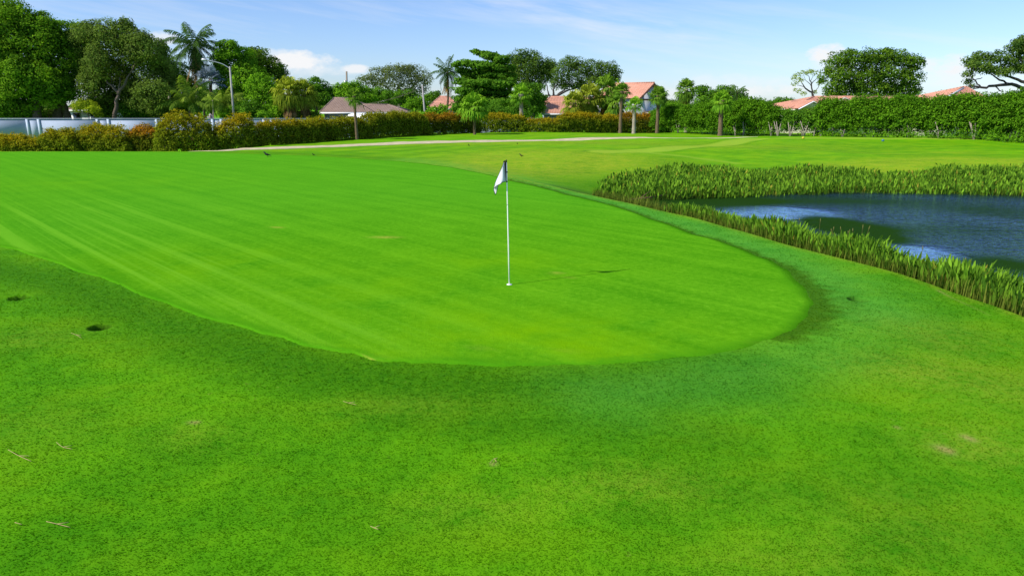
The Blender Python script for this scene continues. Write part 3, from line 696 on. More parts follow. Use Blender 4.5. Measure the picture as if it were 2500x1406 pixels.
tree('background_tree', 'dark tree just right of the shaggy palms above the brown roof', 'tree', 118, [(775, 214, 26, 26), (796, 226, 16, 20), (760, 238, 30, 22), (790, 243, 22, 18), (770, 194, 10, 7)], [[(775, 292, .25), (775, 230, .15)]], L_MID, M_BARK, leaf=.40)
tree('background_tree', 'bright green rounded tree directly behind the brown roof', 'tree', 120, [(828, 222, 30, 18), (860, 216, 28, 18), (845, 236, 40, 18), (808, 232, 16, 14), (890, 226, 22, 16), (895, 242, 30, 14)], [[(845, 292, .25), (845, 235, .15)]], L_BRIGHT, M_BARK, leaf=.40)
tree('oak_tree', 'wide grey olive oak with a lacy top behind the brown-roofed house', 'tree', 134, [(922, 190, 40, 24), (972, 178, 44, 22), (1012, 182, 36, 22), (965, 208, 52, 24), (1020, 206, 34, 24), (900, 200, 30, 18), (1040, 195, 16, 18), (990, 168, 30, 11), (940, 172, 22, 9), (1025, 225, 22, 12)],
     [[(975, 292, .5), (975, 240, .4), (972, 205, .25)], [(975, 235, .25), (930, 205, .12)], [(975, 230, .25), (1020, 200, .12), (1030, 185, .05)]], L_OLIVEGREY, M_BARK_PALE, leaf=.36, gap=1.1, core=.3, per=11)
tree('background_tree', 'green tree between the brown roof and the grey olive oak', 'tree', 124, [(930, 232, 34, 18), (965, 240, 38, 16), (905, 240, 26, 14), (1000, 236, 28, 18), (1000, 252, 34, 14)], [[(950, 292, .25), (950, 240, .15)]], L_MID, M_BARK, leaf=.40)
tree('leafy_tree', 'bright bushy tree beside the leaning utility pole', 'tree', 108, [(1012, 254, 22, 16), (1032, 248, 18, 14), (1000, 266, 22, 12), (1040, 266, 16, 12)], [[(1020, 292, .12), (1020, 260, .08)]], L_BRIGHT, M_BARK, leaf=.34)
tree('background_tree', 'dark low tree seen through the gap left of the ragged palm', 'tree', 128, [(1062, 232, 18, 10), (1050, 240, 18, 10), (1070, 245, 16, 8)], [[(1060, 292, .2), (1060, 240, .1)]], L_MID, M_BARK, leaf=.40)
palm('ragged_palm', 'tall ragged feather palm with hanging brown fronds and a bent trunk', 110, (1093, 178), 36, (1076, 292), 'feather', 22, M_FEATHER, M_PALMTRUNK, .17, -55, 88, 8, M_DEADGOLD, mid=.5, sag=1.2)
def tiered():
    Y = 104; tiers = [(1178, 131, 20, 4), (1198, 138, 26, 6), (1222, 147, 24, 7), (1140, 157, 28, 6), (1180, 161, 34, 7), (1222, 166, 34, 8), (1128, 172, 20, 5), (1152, 181, 36, 7), (1200, 186, 46, 8), (1130, 199, 24, 7), (1175, 204, 50, 8), (1225, 206, 40, 9), (1148, 222, 40, 8), (1205, 228, 54, 9), (1152, 244, 48, 9), (1210, 252, 60, 12), (1130, 262, 34, 10), (1190, 270, 62, 14), (1240, 186, 24, 8), (1115, 158, 12, 4), (1160, 126, 12, 3)]
    b = at(1196, 292, Y); b[2] = h1(b[0], b[1]); root = empty('tiered_tree', b)
    tag(root, 'tree with flat horizontal tiers of large leaves in the middle of the skyline', 'tree')
    L = [[(1196, 292, .26), (1196, 240, .22), (1200, 190, .16), (1206, 145, .08)], [(1197, 245, .10), (1150, 238, .04)], [(1198, 222, .10), (1140, 216, .04)], [(1200, 190, .09), (1150, 176, .03)], [(1200, 190, .09), (1235, 180, .03)], [(1206, 150, .06), (1178, 131, .02)]]
    limbs_mesh(MB(), L, Y).build('trunk', M_BARK, root, True)
    k = mpp(Y); lob = [(at(px, py, Y + random.uniform(-2.2, 1.5)), (rx * k * 1.05, rx * k * .9, ry * k * 1.75)) for px, py, rx, ry in tiers] + [(at(px, py, Y + 2.5), (rx * k, rx * k * .6, ry * k)) for px, py, rx, ry in ((1170, 200, 44, 22), (1205, 215, 44, 26), (1160, 245, 46, 22), (1195, 170, 30, 18))]
    Q, T = crown(lob, leaf=.46, gap=.75, flat=.6, per=10, rough=.4, puff=.8)
    quad_obj('crown', Q, T, L_MID, root)
tiered()
tree('oak_tree', 'dark spreading oak right behind the tiered tree', 'tree', 126, [(1282, 142, 40, 22), (1252, 150, 26, 18), (1320, 160, 36, 24), (1276, 172, 44, 26), (1330, 185, 36, 24), (1290, 202, 44, 24), (1250, 190, 24, 28), (1345, 168, 26, 20)], [[(1300, 292, .4), (1300, 235, .35), (1290, 190, .2)], [(1300, 230, .2), (1330, 190, .1)]], L_OAK, M_BARK_DARK, leaf=.36, gap=.95)
tree('oak_tree', 'wide dark oak whose bare branches fan out above the terracotta roof', 'tree', 122,
     [(1395, 156, 36, 18), (1430, 168, 40, 22), (1472, 168, 36, 18), (1500, 178, 20, 18), (1380, 182, 36, 24), (1425, 196, 42, 22), (1468, 194, 40, 20), (1362, 205, 26, 16), (1400, 212, 36, 12), (1505, 196, 14, 12)],
     [[(1338, 292, .5), (1342, 248, .42), (1352, 236, .34)], [(1352, 236, .26), (1372, 228, .18), (1400, 218, .1), (1420, 205, .05)], [(1352, 236, .2), (1350, 220, .13), (1366, 200, .06)], [(1362, 231, .14), (1380, 218, .08), (1392, 200, .04)], [(1345, 242, .2), (1338, 224, .1), (1334, 205, .05)]], L_OAK, M_BARK_DARK, leaf=.34, gap=.95, core=.4)
tree('leafy_tree', 'dense mid green tree behind the pale stemmed palm, left of the terracotta roof', 'tree', 99, [(1285, 232, 32, 26), (1308, 232, 24, 28), (1262, 256, 22, 24), (1302, 262, 34, 24), (1278, 276, 40, 18), (1322, 256, 14, 26)], [[(1292, 292, .2), (1292, 260, .15), (1288, 235, .08)]], L_MID, M_BARK, leaf=.36)
for cx_, cy_, rp, Y, lab in ((1402, 252, 32, 93, 'leftmost palm of the golden skirted clump beside the terracotta roof'), (1440, 238, 36, 95, 'golden skirted fan palm in the middle of the clump'), (1482, 218, 38, 96, 'tallest palm of the golden skirted clump'), (1506, 252, 28, 94, 'rightmost lower palm of the golden skirted clump')):
    palm('cabbage_palm', lab, Y, (cx_, cy_), rp, (cx_, 292), 'fan', 36, M_FAN_YELLOW if cx_ < 1450 else M_FAN, M_PALMTRUNK, .2, -60, 85, 20, M_DEADGOLD, 'cabbage palms in the clump', droop=.85)
palm('cabbage_palm', 'lone cabbage palm with golden skirt rising behind the right hedge', 93, (1675, 218), 26, (1676, 300), 'fan', 40, M_FAN, M_PALMTRUNK_PALE, .2, -75, 86, 14, M_DEADGOLD, droop=.8)
tree('background_tree', 'green mound of trees right of the lone cabbage palm behind the hedge', 'tree', 106, [(1716, 228, 24, 20), (1738, 240, 26, 18), (1772, 226, 32, 18), (1800, 238, 26, 20), (1760, 252, 46, 18), (1815, 256, 22, 16), (1716, 252, 24, 16)], [[(1760, 300, .25), (1760, 250, .15)]], L_MID, M_BARK, leaf=.38)
tree('background_tree', 'low bushy tree filling the gap between the gabled house and the lone cabbage palm', 'tree', 104, [(1645, 262, 22, 14), (1628, 272, 16, 12), (1660, 270, 20, 14)], [[(1645, 300, .2), (1645, 262, .1)]], L_BRIGHT, M_BARK, leaf=.36)
palm('feather_palm', 'dark feather palm topping the green mound behind the right hedge', 104, (1800, 226), 22, (1800, 300), 'feather', 16, M_FEATHER, M_PALMTRUNK, .13, -40, 75, sag=1.5)
for i, (px, py, rx, ry, Y, lab) in enumerate(((1870, 258, 26, 10, 112, 'low green tree far behind the dip in the hedge, left one'), (1912, 250, 26, 12, 118, 'low green tree far behind the dip in the hedge, right one beside the sparse tree'))):
    tree('background_tree', lab, 'tree', Y, [(px, py, rx, ry), (px - 18, py + 5, 16, 8), (px + 18, py + 2, 18, 10)], [[(px, 292, .2), (px, py, .1)]], L_MID, M_BARK, leaf=.38)
tree('sparse_tree', 'thin open tree showing its bare branches left of the big banyan', 'tree', 108,
     [(1948, 186, 12, 7), (1966, 178, 14, 6), (1990, 178, 14, 6), (2004, 188, 8, 8), (1940, 204, 8, 7), (1946, 222, 12, 6), (1962, 228, 9, 4), (1976, 176, 10, 6), (2000, 204, 6, 6), (1938, 192, 8, 6), (1955, 196, 8, 5), (1990, 225, 7, 4)],
     [[(1986, 292, .24), (1985, 242, .2), (1983, 226, .16)], [(1983, 226, .13), (1966, 216, .1), (1958, 204, .06), (1950, 190, .03)], [(1983, 230, .12), (1981, 206, .09), (1976, 192, .05), (1970, 180, .03)], [(1981, 206, .07), (1994, 192, .04), (1998, 182, .02)], [(1981, 212, .06), (1966, 196, .03), (1962, 182, .02)], [(1962, 212, .05), (1946, 208, .03)], [(1984, 228, .06), (1998, 214, .04), (2003, 196, .02)], [(1979, 198, .05), (1986, 184, .02)]],
     L_LIME, M_BARK_DARK, leaf=.30, gap=.85, clump=.26, per=8, core=.1)
tree('banyan_tree', 'huge flat topped banyan over the long terracotta roof at the right', 'tree', 100,
     [(2052, 152, 40, 24), (2098, 146, 42, 22), (2145, 142, 44, 20), (2195, 145, 42, 20), (2232, 158, 22, 22), (2058, 186, 44, 24), (2112, 184, 48, 28), (2170, 182, 48, 30), (2222, 190, 32, 30), (2040, 214, 32, 18), (2085, 216, 42, 20), (2140, 218, 46, 20), (2195, 220, 42, 20), (2234, 218, 16, 20), (2024, 178, 16, 16), (2030, 232, 20, 10), (2060, 234, 28, 9), (2120, 236, 28, 8), (2210, 238, 24, 8), (2052, 242, 24, 8), (2170, 240, 34, 8), (2224, 246, 20, 10), (2118, 243, 16, 6), (2036, 250, 14, 6), (2006, 196, 12, 10), (2250, 150, 8, 10), (2080, 128, 20, 6), (2170, 124, 22, 6)],
     [[(2100, 300, .5), (2096, 250, .42), (2092, 230, .35), (2080, 200, .2)], [(2150, 300, .4), (2158, 250, .34), (2172, 232, .28), (2185, 205, .15)], [(2096, 240, .2), (2120, 222, .12)], [(2158, 245, .2), (2135, 228, .12)], [(2140, 252, .16), (2165, 238, .14), (2195, 225, .08)]], L_BANYAN, M_BARK_DARK, leaf=.36, gap=.85, rough=.36, core=.35)
tree('spreading_tree', 'spreading tree at the right edge with long bare limbs under its crown', 'tree', 82,
     [(2372, 152, 26, 15), (2400, 140, 30, 13), (2428, 148, 28, 13), (2390, 165, 34, 14), (2425, 172, 34, 14), (2364, 182, 15, 9), (2460, 150, 22, 11), (2455, 176, 24, 12), (2480, 118, 26, 20), (2505, 100, 26, 16), (2495, 140, 36, 22), (2520, 118, 34, 30), (2480, 166, 28, 12), (2505, 172, 24, 12), (2362, 200, 12, 8), (2540, 150, 40, 34), (2440, 130, 14, 7), (2372, 212, 6, 4)],
     [[(2590, 300, .5), (2575, 255, .42), (2545, 222, .36), (2512, 205, .3)], [(2545, 222, .3), (2505, 222, .22), (2470, 206, .18), (2430, 210, .15), (2395, 214, .12), (2366, 208, .07)], [(2512, 205, .2), (2485, 195, .15), (2455, 186, .1)], [(2470, 206, .12), (2440, 196, .1), (2420, 180, .06)], [(2395, 214, .09), (2382, 198, .07), (2370, 186, .04)], [(2430, 210, .08), (2440, 222, .06), (2450, 226, .04)], [(2395, 213, .08), (2375, 218, .06), (2358, 220, .04)], [(2512, 205, .2), (2500, 175, .12), (2490, 140, .06)], [(2380, 196, .05), (2398, 190, .04)]],
     L_OAK, M_BARK_DARK, leaf=.30, gap=.75, clump=.36, core=.4)
shrub('shrub', 'round olive shrub showing above the hedge at the right edge', 'shrub', 76, [(2475, 232, 17, 11), (2448, 240, 16, 8), (2500, 238, 16, 9)], L_OLIVE, leaf=.22, gap=.6, clump=.3)
# ------------------------------------------------------------------ palms on the lawn before the hedges
def lawn_palm(label, crown_px, R_, base_px, mat=M_FAN, bark=M_PALMTRUNK, tr=.15, n=30, emin=-35, **kw):
    Y = gp(*base_px)[1]
    palm('lawn_palm', label, Y, crown_px, R_, base_px, 'fan', n, mat, bark, tr, emin, 84, group='fan palms on the lawn', fan_k=1.1, **kw)
lawn_palm('slim fan palm on a thin trunk before the hedge near the brown roof', (864, 236), 26, (872, 343), M_FAN, M_PALMTRUNK, .13, 24, emin=-45)
lawn_palm('widest yellow green fan palm standing before the copper hedge', (1157, 262), 44, (1159, 329), M_FAN_BRIGHT, M_PALMTRUNK, .15, 38, -32, droop=.6)
lawn_palm('tall slim fan palm on a dark trunk, left of the three by the gable', (1518, 224), 26, (1514, 325), M_FAN, M_PALMTRUNK, .2, 26, -25, droop=.45)
lawn_palm('shortest fan palm with a pale trunk, in the middle of the three by the gable', (1549, 258), 26, (1547, 328.5), M_FAN_BRIGHT, M_PALMTRUNK_PALE, .2, 20, -20, droop=.75)
lawn_palm('round fan palm on a dark straight trunk, right of the three by the gable', (1608, 234), 28, (1604, 324.5), M_FAN, M_PALMTRUNK, .2, 40, -48, droop=.5)
lawn_palm('bright yellow green fan palm before the tall right hedge', (1762, 246), 30, (1758, 333), M_FAN_BRIGHT, M_PALMTRUNK, .24, 30, droop=.75)
palm('fan_palm', 'bright fan palm on a pale shaggy trunk behind the hedge, before the dense tree', 86, (1272, 232), 28, (1274, 300), 'fan', 30, M_FAN_BRIGHT, M_PALMTRUNK_PALE, .24, -35, 84, 0)

# ------------------------------------------------------------------ hedges
def mound(P0, P1, H, D, leaf, gap, per, clump, dens_in=.5, power=.55, base=0.0, ends=4, tipf=None, wob=.12, lump_y=.17):
    """leaf clumps over a rounded clipped body that runs from P0 to P1"""
    P0 = np.array(P0); P1 = np.array(P1); ax = P1 - P0; L = np.linalg.norm(ax); ax = ax / L; nr = np.array((ax[1], -ax[0]))
    if nr[1] > 0: nr = -nr
    n = int(L * (2 * H + D) / gap ** 2 * 1.3); n2 = int(n * dens_in); N = n + n2
    u = rng.random(N); a = rng.uniform(-.05, math.pi + .02, N); a[:n] = np.where(rng.random(n) < .75, rng.uniform(-.05, 1.75, n), a[:n])
    prof = np.clip(1 - np.abs(2 * u - 1) ** ends, 0, 1) ** .5
    ph = rng.uniform(0, 6, 3); lump = 1 + wob * (np.sin(u * L * 1.3 + ph[0]) + .6 * np.sin(u * L * 3.1 + ph[1]))
    s = np.ones(N); s[n:] = rng.uniform(.35, .85, n2); s[:n] *= 1 + .07 * rng.normal(size=n)
    ca, sa = np.cos(a), np.sin(a)
    y = np.sign(ca) * np.abs(ca) ** power * D / 2 * s * (.6 + .4 * prof); z = base + np.clip(sa, 0, 1) ** power * (H - base) * prof * lump * s
    y *= 1 + .10 * np.sin(u * L * 2.2 + z * 2 + ph[2]) + lump_y * np.sin(u * L * 4.6 + ph[1]) * np.sin(z * 4.4 + u * L * 1.7 + ph[0])
    C = np.stack((P0[0] + ax[0] * u * L + nr[0] * y, P0[1] + ax[1] * u * L + nr[1] * y, z), 1)
    C[:, 2] += height(C[:, 0], C[:, 1]) * .999
    out = np.stack((nr[0] * ca, nr[1] * ca, sa + .2), 1)
    off = rng.normal(size=(N, per, 3)) * clump * np.array((.6, .6, .45)); P = (C[:, None] + off).reshape(-1, 3)
    g = np.repeat(C[:, 2] - z, per)
    nd = unit(.6 * np.repeat(out, per, 0) + np.array((0, 0, .35)) + .6 * rng.normal(size=(N * per, 3)))
    ll = leaf * (.7 + .6 * rng.random(N * per))
    keep = P[:, 2] > g + .02
    Q = leaf_quads(P, nd, ll, ll * .5, .35)[keep]
    T = np.clip(.55 * np.repeat(rng.random(N), per) + .45 * rng.random(N * per), 0, 1)[keep]
    rel = ((P[:, 2] - g) / H)[keep]
    tip = np.zeros(len(T))
    if tipf: tip = np.clip(sstep(rel, tipf[0], tipf[1]) * tipf[2] * (.35 + .9 * rng.random(len(T))) * np.repeat(.5 + .8 * rng.random(N), per)[keep], 0, 1)
    return Q, T, tip
def copper(x0, x1, top, b0, b1, label, mat=L_COPPER, amt=.85, lo=.35, D=2.4, Yadd=None):
    a, b = gp(x0, b0), gp(x1, b1)
    if Yadd: a = a * (Yadd / a[1]); b = b * (Yadd / b[1])
    nv = np.array((0, 1.0)) * (D * .5 + .8); a = a + nv; b = b + nv
    mid_ = (a + b) / 2; zt = at((x0 + x1) / 2, top, mid_[1])[2]; H = zt - h1(*mid_)
    root = empty('copperleaf_shrub', (mid_[0], mid_[1], h1(*mid_))); tag(root, label, 'shrub', 'copperleaf shrubs along the far edge')
    Q, T, tip = mound(a, b, H * .96, D, .17, .22, 10, .17, .7, .62, 0, 5.5 if x0 < 450 else 8, (lo, 1.0, amt), .045, .08)
    for k in range(3):
        mb = MB(); f = (k + .5) / 3; p = a + (b - a) * f; g = h1(*p)
        mb.tube([(p[0], p[1] - D * .2, g - .05), (p[0] + rng.uniform(-.2, .2), p[1] - D * .15, g + H * .6)], [.04, .02], 5)
        mb.build('stem', M_BARK_DARK, root, True)
    quad_obj('foliage', Q, T, mat, root, {'tip': tip})
S = [(-140, 84, 334, 372, 371, 'low brownish copperleaf shrub at the far left', L_COPPER, .8, .45, 55),
     (72, 172, 316, 371, 370, 'rounded copperleaf mound standing second from the left', L_COPPER, .5, .5, 55.5),
     (160, 305, 311, 370, 368, 'long low copperleaf shrub before the pale wall between two mounds', L_COPPER, .7, .45, 56),
     (286, 372, 312, 368, 366, 'copperleaf shrub with the reddest tips, before the pale wall', L_COPPER_RED, .95, .6, 56.5),
     (345, 505, 289, 364, 361, 'tall golden copperleaf mound before the diamond signs', L_COPPER, .5, .5, None),
     (488, 600, 298, 361, 358, 'dark orange copperleaf shrub right of the golden mound', L_COPPER, .85, .55, None),
     (588, 712, 300, 358, 351, 'copperleaf shrub below the shaggy palms, orange on top', L_COPPER, .9, .6, None),
     (698, 782, 294, 352, 346, 'yellow green copperleaf shrub below the corner of the brown roof', L_COPPER, .5, .55, None),
     (770, 878, 291, 347, 341, 'green copperleaf shrub before the brown-roofed house, left of the slim palm', L_COPPER, .4, .6, None),
     (868, 1030, 278, 341, 331, 'tallest green copperleaf shrub right of the slim palm', L_COPPER, .35, .6, None),
     (1012, 1158, 281, 331, 325.5, 'orange topped copperleaf mound left of the wide fan palm', L_COPPER_RED, .75, .55, None),
     (1148, 1288, 281, 325.5, 325, 'copperleaf shrub right of the wide fan palm', L_COPPER, .7, .6, None),
     (1276, 1372, 291, 325, 325, 'lowest stretch of copperleaf below the terracotta roof', L_COPPER, .8, .5, None),
     (1355, 1520, 281, 325, 322, 'orange topped copperleaf shrub before the golden skirted palms', L_COPPER, .9, .55, None),
     (1506, 1636, 278, 322, 321, 'last copperleaf shrub on the right, behind the three slim palms', L_COPPER_RED, .85, .55, None)]
for x0, x1, top, b0, b1, lab, mt, amt, lo, Yd in S: copper(x0, x1, top, b0, b1, lab, mt, amt, lo, 2.4, Yd)

def tall_hedge(pts, label, stems, D=3.0, base=.45, leaf=.20, lightm=L_HEDGE, gap=.235, sink=0, wob=.05):
    c = gp(pts[0][0], pts[0][2]); root = empty('tall_hedge', (c[0], c[1], h1(*c))); tag(root, label, 'hedge')
    Qs, Ts = [], []
    for (xa, ta, ba), (xb, tb, bb) in zip(pts[:-1], pts[1:]):
        a, b = gp(xa, ba) + np.array((0, D / 2 + .5)), gp(xb, bb) + np.array((0, D / 2 + .5)); m = (a + b) / 2
        H = at((xa + xb) / 2, (ta + tb) / 2 + 3.5, m[1] - D * .2)[2] - h1(*m)
        Q, T, _ = mound(a, b, H, D, leaf, gap, 10, .27, .8, .42, base, 60, None, wob)
        Qs.append(Q); Ts.append(T)
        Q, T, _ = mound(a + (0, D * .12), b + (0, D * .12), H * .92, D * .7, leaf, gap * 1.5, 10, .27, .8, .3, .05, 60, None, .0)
        Qs.append(Q); Ts.append(T * .15)  # inner body toned down: the hedge's shaded gaps put into leaf colour
    for px, py in stems:
        p = gp(px, py) + np.array((rng.uniform(-.3, .3), .42)); g = h1(*p)
        for k in range(rng.integers(2, 4)):
            j = rng.uniform(-.35, .35)
            MB().tube([(p[0], p[1], g - .1), (p[0] + j * .5, p[1] + rng.uniform(-.1, .2), g + .6), (p[0] + j * 1.4, p[1] + .3, g + 1.5)], [.07, .055, .03], 6).build('stem', M_BARK_PALE, root, True)
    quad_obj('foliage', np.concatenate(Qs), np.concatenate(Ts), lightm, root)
tall_hedge([(1618, 264, 322), (1690, 262, 326), (1750, 256, 329), (1810, 250, 331), (1870, 252, 333), (1910, 260, 334), (1930, 268, 335)], 'leafy tall hedge with the bright palm in front of it', [(1640, 323), (1662, 325), (1820, 332), (1800, 331), (1880, 334), (1905, 335)], base=.5, wob=.09)
tall_hedge([(1926, 266, 335.5), (1970, 275, 336.5), (2022, 268, 337.5)], 'thin open stretch of hedge showing its stems below the white trimmed gable', [(1935, 336), (1958, 336), (1972, 337), (2004, 337), (2014, 337), (1990, 337)], D=2.2, base=.8, gap=.34, lightm=L_MID)
tall_hedge([(2016, 252, 337.5), (2100, 247, 340), (2200, 243, 343), (2300, 242, 346.5), (2400, 240, 350), (2500, 234, 354), (2640, 222, 361), (2900, 203, 374), (3300, 170, 396)], 'long dense clipped hedge filling the right side below the terracotta roofs', [(2065, 339), (2110, 340), (2130, 341), (2225, 344), (2300, 347), (2350, 348), (2462, 352), (2480, 353), (2040, 338), (2180, 342), (2390, 350)], base=.32)
# light hedge behind the wall
a, b = np.array(at(985, 292, 97)[:2]), np.array(at(1098, 292, 97)[:2]); H = at(1040, 271, 97)[2] - h1(*((a + b) / 2))
root = empty('low_hedge', (*((a + b) / 2), h1(*((a + b) / 2)))); tag(root, 'light green hedge of upright leaves right of the brown-roofed house', 'hedge')
Q, T, _ = mound(a, b, H, 2, .34, .4, 8, .25, .4, .5, 0, 10); quad_obj('foliage', Q, T, L_BRIGHT, root)
for k in range(3): p = a + (b - a) * (k + .5) / 3; MB().tube([(p[0], p[1], h1(*p) - .1), (p[0], p[1], h1(*p) + H * .7)], [.05, .03], 5).build('stem', M_BARK, root, True)

# ------------------------------------------------------------------ boundary wall
M_WALL = plain('pale rendered wall', (.33, .38, .49), .9, .04, 1.2, .1, 30)
M_PILASTER = plain('white rendered pilaster', (.46, .52, .64), .85, .04, 2)
M_WHITE = plain('white paint', (.80, .80, .80), .5, .04, 3)
WY = 90.0
wz = at(0, 290.5, WY)[2]; xl = at(-420, 290, WY)[0]; xr = at(1330, 290, WY)[0]; gzw = -.5
root = empty('boundary_wall', ((xl + xr) / 2, WY, gzw)); tag(root, 'long pale bluish boundary wall with pairs of white pilasters', 'wall')
pil = []
for px in (-330, -160, 68, 96, 239, 266, 383, 409, 520, 541, 645, 663, 800, 826, 985, 1008, 1140, 1166, 1290): pil.append(at(px, 300, WY)[0])
edges = [xl] + pil + [xr]
for a, b in zip(edges[:-1], edges[1:]):
    MB().box(((a + b) / 2, WY, (gzw - .3 + wz - .06) / 2), (b - a - .30, .16, wz - .06 - gzw + .3)).build('panel', M_WALL, root)
for p in pil:
    MB().box((p, WY, (gzw - .3 + wz) / 2), (.30, .34, wz - gzw + .3)).build('pilaster', M_PILASTER, root)
mb = MB()
mb.box(((xl + xr) / 2, WY, wz + .03), (xr - xl, .40, .06)); mb.build('coping', M_WALL, root)
# tall weeds in front of the wall at the left
def blades(pts, hgt, w, lean=.35):
    n = len(pts); az = rng.uniform(0, 6.283, n); d = np.stack((np.cos(az), np.sin(az), np.zeros(n)), 1)
    sd = np.stack((-d[:, 1], d[:, 0], np.zeros(n)), 1) * w[:, None] * .5
    ln = (lean * rng.random(n) * hgt)[:, None]; up = np.array((0, 0, 1.0))
    m = pts + d * ln * .35 + up * hgt[:, None] * .6; t = pts + d * ln + up * hgt[:, None]
    return np.concatenate((np.stack((pts - sd, pts + sd, m + sd * .8, m - sd * .8), 1), np.stack((m - sd * .8, m + sd * .8, t + sd * .08, t - sd * .08), 1)))
P = []
for px, w_, n in ((20, 30, 500), (75, 22, 400), (235, 45, 900), (285, 20, 300), (-60, 60, 500)):
    c = at(px, 320, 70); P.append(np.stack((c[0] + rng.normal(size=n) * w_ * mpp(70) * .55, 70 + rng.normal(size=n) * 1.2, np.full(n, -.55)), 1))
P = np.concatenate(P); P[:, 2] = height(P[:, 0], P[:, 1])
Q = blades(P, rng.uniform(.5, 1.35, len(P)), rng.uniform(.02, .05, len(P)))
tag(quad_obj('tall_weeds', Q, np.tile(rng.random(len(P)), 2), foliage('tall weeds', (.04, .10, .01), (.16, .30, .03))), kind='stuff')

# ------------------------------------------------------------------ houses
def tile_mat(name, a, b):
    m, g, out = new_mat(name); p = g.pos()
    f = g.noise(2.2, p, 3, .6); f2 = g.noise(.35, p, 2, .5)
    c = g.mix(g.ramp(f, .3, .7), a, b); c = g.mix(g.ramp(f2, .35, .65, 0, .35), c, tuple(x * .75 for x in a))
    w = g.n('ShaderNodeTexWave', {'Vector': p, 'Scale': 1.3, 'Distortion': .0}, bands_direction='X').outputs['Fac']
    bs = g.n('ShaderNodeBsdfPrincipled', {'Base Color': c, 'Roughness': .8, 'Specular IOR Level': .25})
    bn = g.n('ShaderNodeBump', {'Height': w, 'Strength': .5, 'Distance': .05})
    m.node_tree.links.new(bn.outputs[0], bs.inputs['Normal']); m.node_tree.links.new(bs.outputs[0], out.inputs[0]); return m
M_TERRA = tile_mat('terracotta roof tile', (.54, .25, .165), (.63, .335, .235))
M_SHINGLE = tile_mat('brown shingle', (.27, .185, .145), (.35, .25, .20))
M_BLUEWALL = plain('pale blue render', (.40, .47, .58), .9, .05, 1)
M_CREAM = plain('cream render', (.74, .68, .58), .9, .05, 1)
M_GREYWALL = plain('pale grey render', (.62, .62, .66), .9, .05, 1)
M_GLASS = plain('dark window glass', (.02, .025, .03), .12, .1, 3, spec=.6)
M_SOFFIT = plain('brown timber', (.16, .08, .05), .8, .15, 4)
def courses(mb, A, B, C, D, n, lift=.05):
    """roof plane A-B (eave) to D-C (ridge) laid in overlapping courses"""
    A, B, C, D = map(np.array, (A, B, C, D)); nr = np.cross(B - A, (D + C) / 2 - (A + B) / 2); nr = unit(nr); nr = nr if nr[2] > 0 else -nr
    for i in range(n):
        t0, t1 = i / n, (i + 1) / n
        l0, l1 = A + (D - A) * t0 + nr * lift, B + (C - B) * t0 + nr * lift; u0, u1 = A + (D - A) * t1 + nr * .005, B + (C - B) * t1 + nr * .005
        b0, b1 = l0 - nr * (lift + .02), l1 - nr * (lift + .02)
        mb.add([l0, l1, u1, u0, b0, b1], [(0, 1, 2, 3), (4, 5, 1, 0)])
def hip(root, x0, x1, y0, y1, ze, rx0, rx1, zr, mat, n=10, name='roof', fascia=M_WHITE):
    ym = (y0 + y1) / 2; mb = MB()
    E = [(x0, y0, ze), (x1, y0, ze), (x1, y1, ze), (x0, y1, ze)]; Ra, Rb = (rx0, ym, zr), (rx1, ym, zr)
    courses(mb, E[0], E[1], Rb, Ra, n); courses(mb, E[2], E[3], Ra, Rb, n); courses(mb, E[1], E[2], Rb, Rb, n); courses(mb, E[3], E[0], Ra, Ra, n)
    mb.add([(a, b, c - .03) for a, b, c in E], [(0, 3, 2, 1)])
    o = mb.build(name, mat, root)
    rb = MB(); rb.tube([Ra, Rb] if rx1 - rx0 > .1 else [Ra, (rx1 + .1, ym, zr)], .12, 6)
    for e, r in ((E[0], Ra), (E[1], Rb), (E[2], Rb), (E[3], Ra)): rb.tube([e, r], .10, 6)
    ro = rb.build('ridge_tiles', mat, root)
    fb = MB(); fz = ze - .14
    fb.box(((x0 + x1) / 2, y0 - .012, fz), (x1 - x0 + .02, .05, .22)); fb.box(((x0 + x1) / 2, y1 + .012, fz), (x1 - x0 + .02, .05, .22))
    fb.box((x0 - .013, (y0 + y1) / 2, fz), (.05, y1 - y0 - .06, .22)); fb.box((x1 + .013, (y0 + y1) / 2, fz), (.05, y1 - y0 - .06, .22))
    fb.build('fascia', fascia, root)
    return o
def walls(root, x0, x1, y0, y1, zt, mat, zb=-.6):
    return MB().box(((x0 + x1) / 2, (y0 + y1) / 2, (zb + zt) / 2), (x1 - x0, y1 - y0, zt - zb)).build('walls', mat, root)
def window(root, x, y, z, w, h):
    f = MB(); f.box((x, y - .03, z), (w + .2, .08, h + .2)); fo = f.build('window', M_WHITE, root)
    g = MB(); g.box((x, y - .085, z), (w, .03, h)); g.build('pane', M_GLASS, fo)
def Xp(px, py, Y): return at(px, py, Y)[0]
def Zp(px, py, Y): return at(px, py, Y)[2]
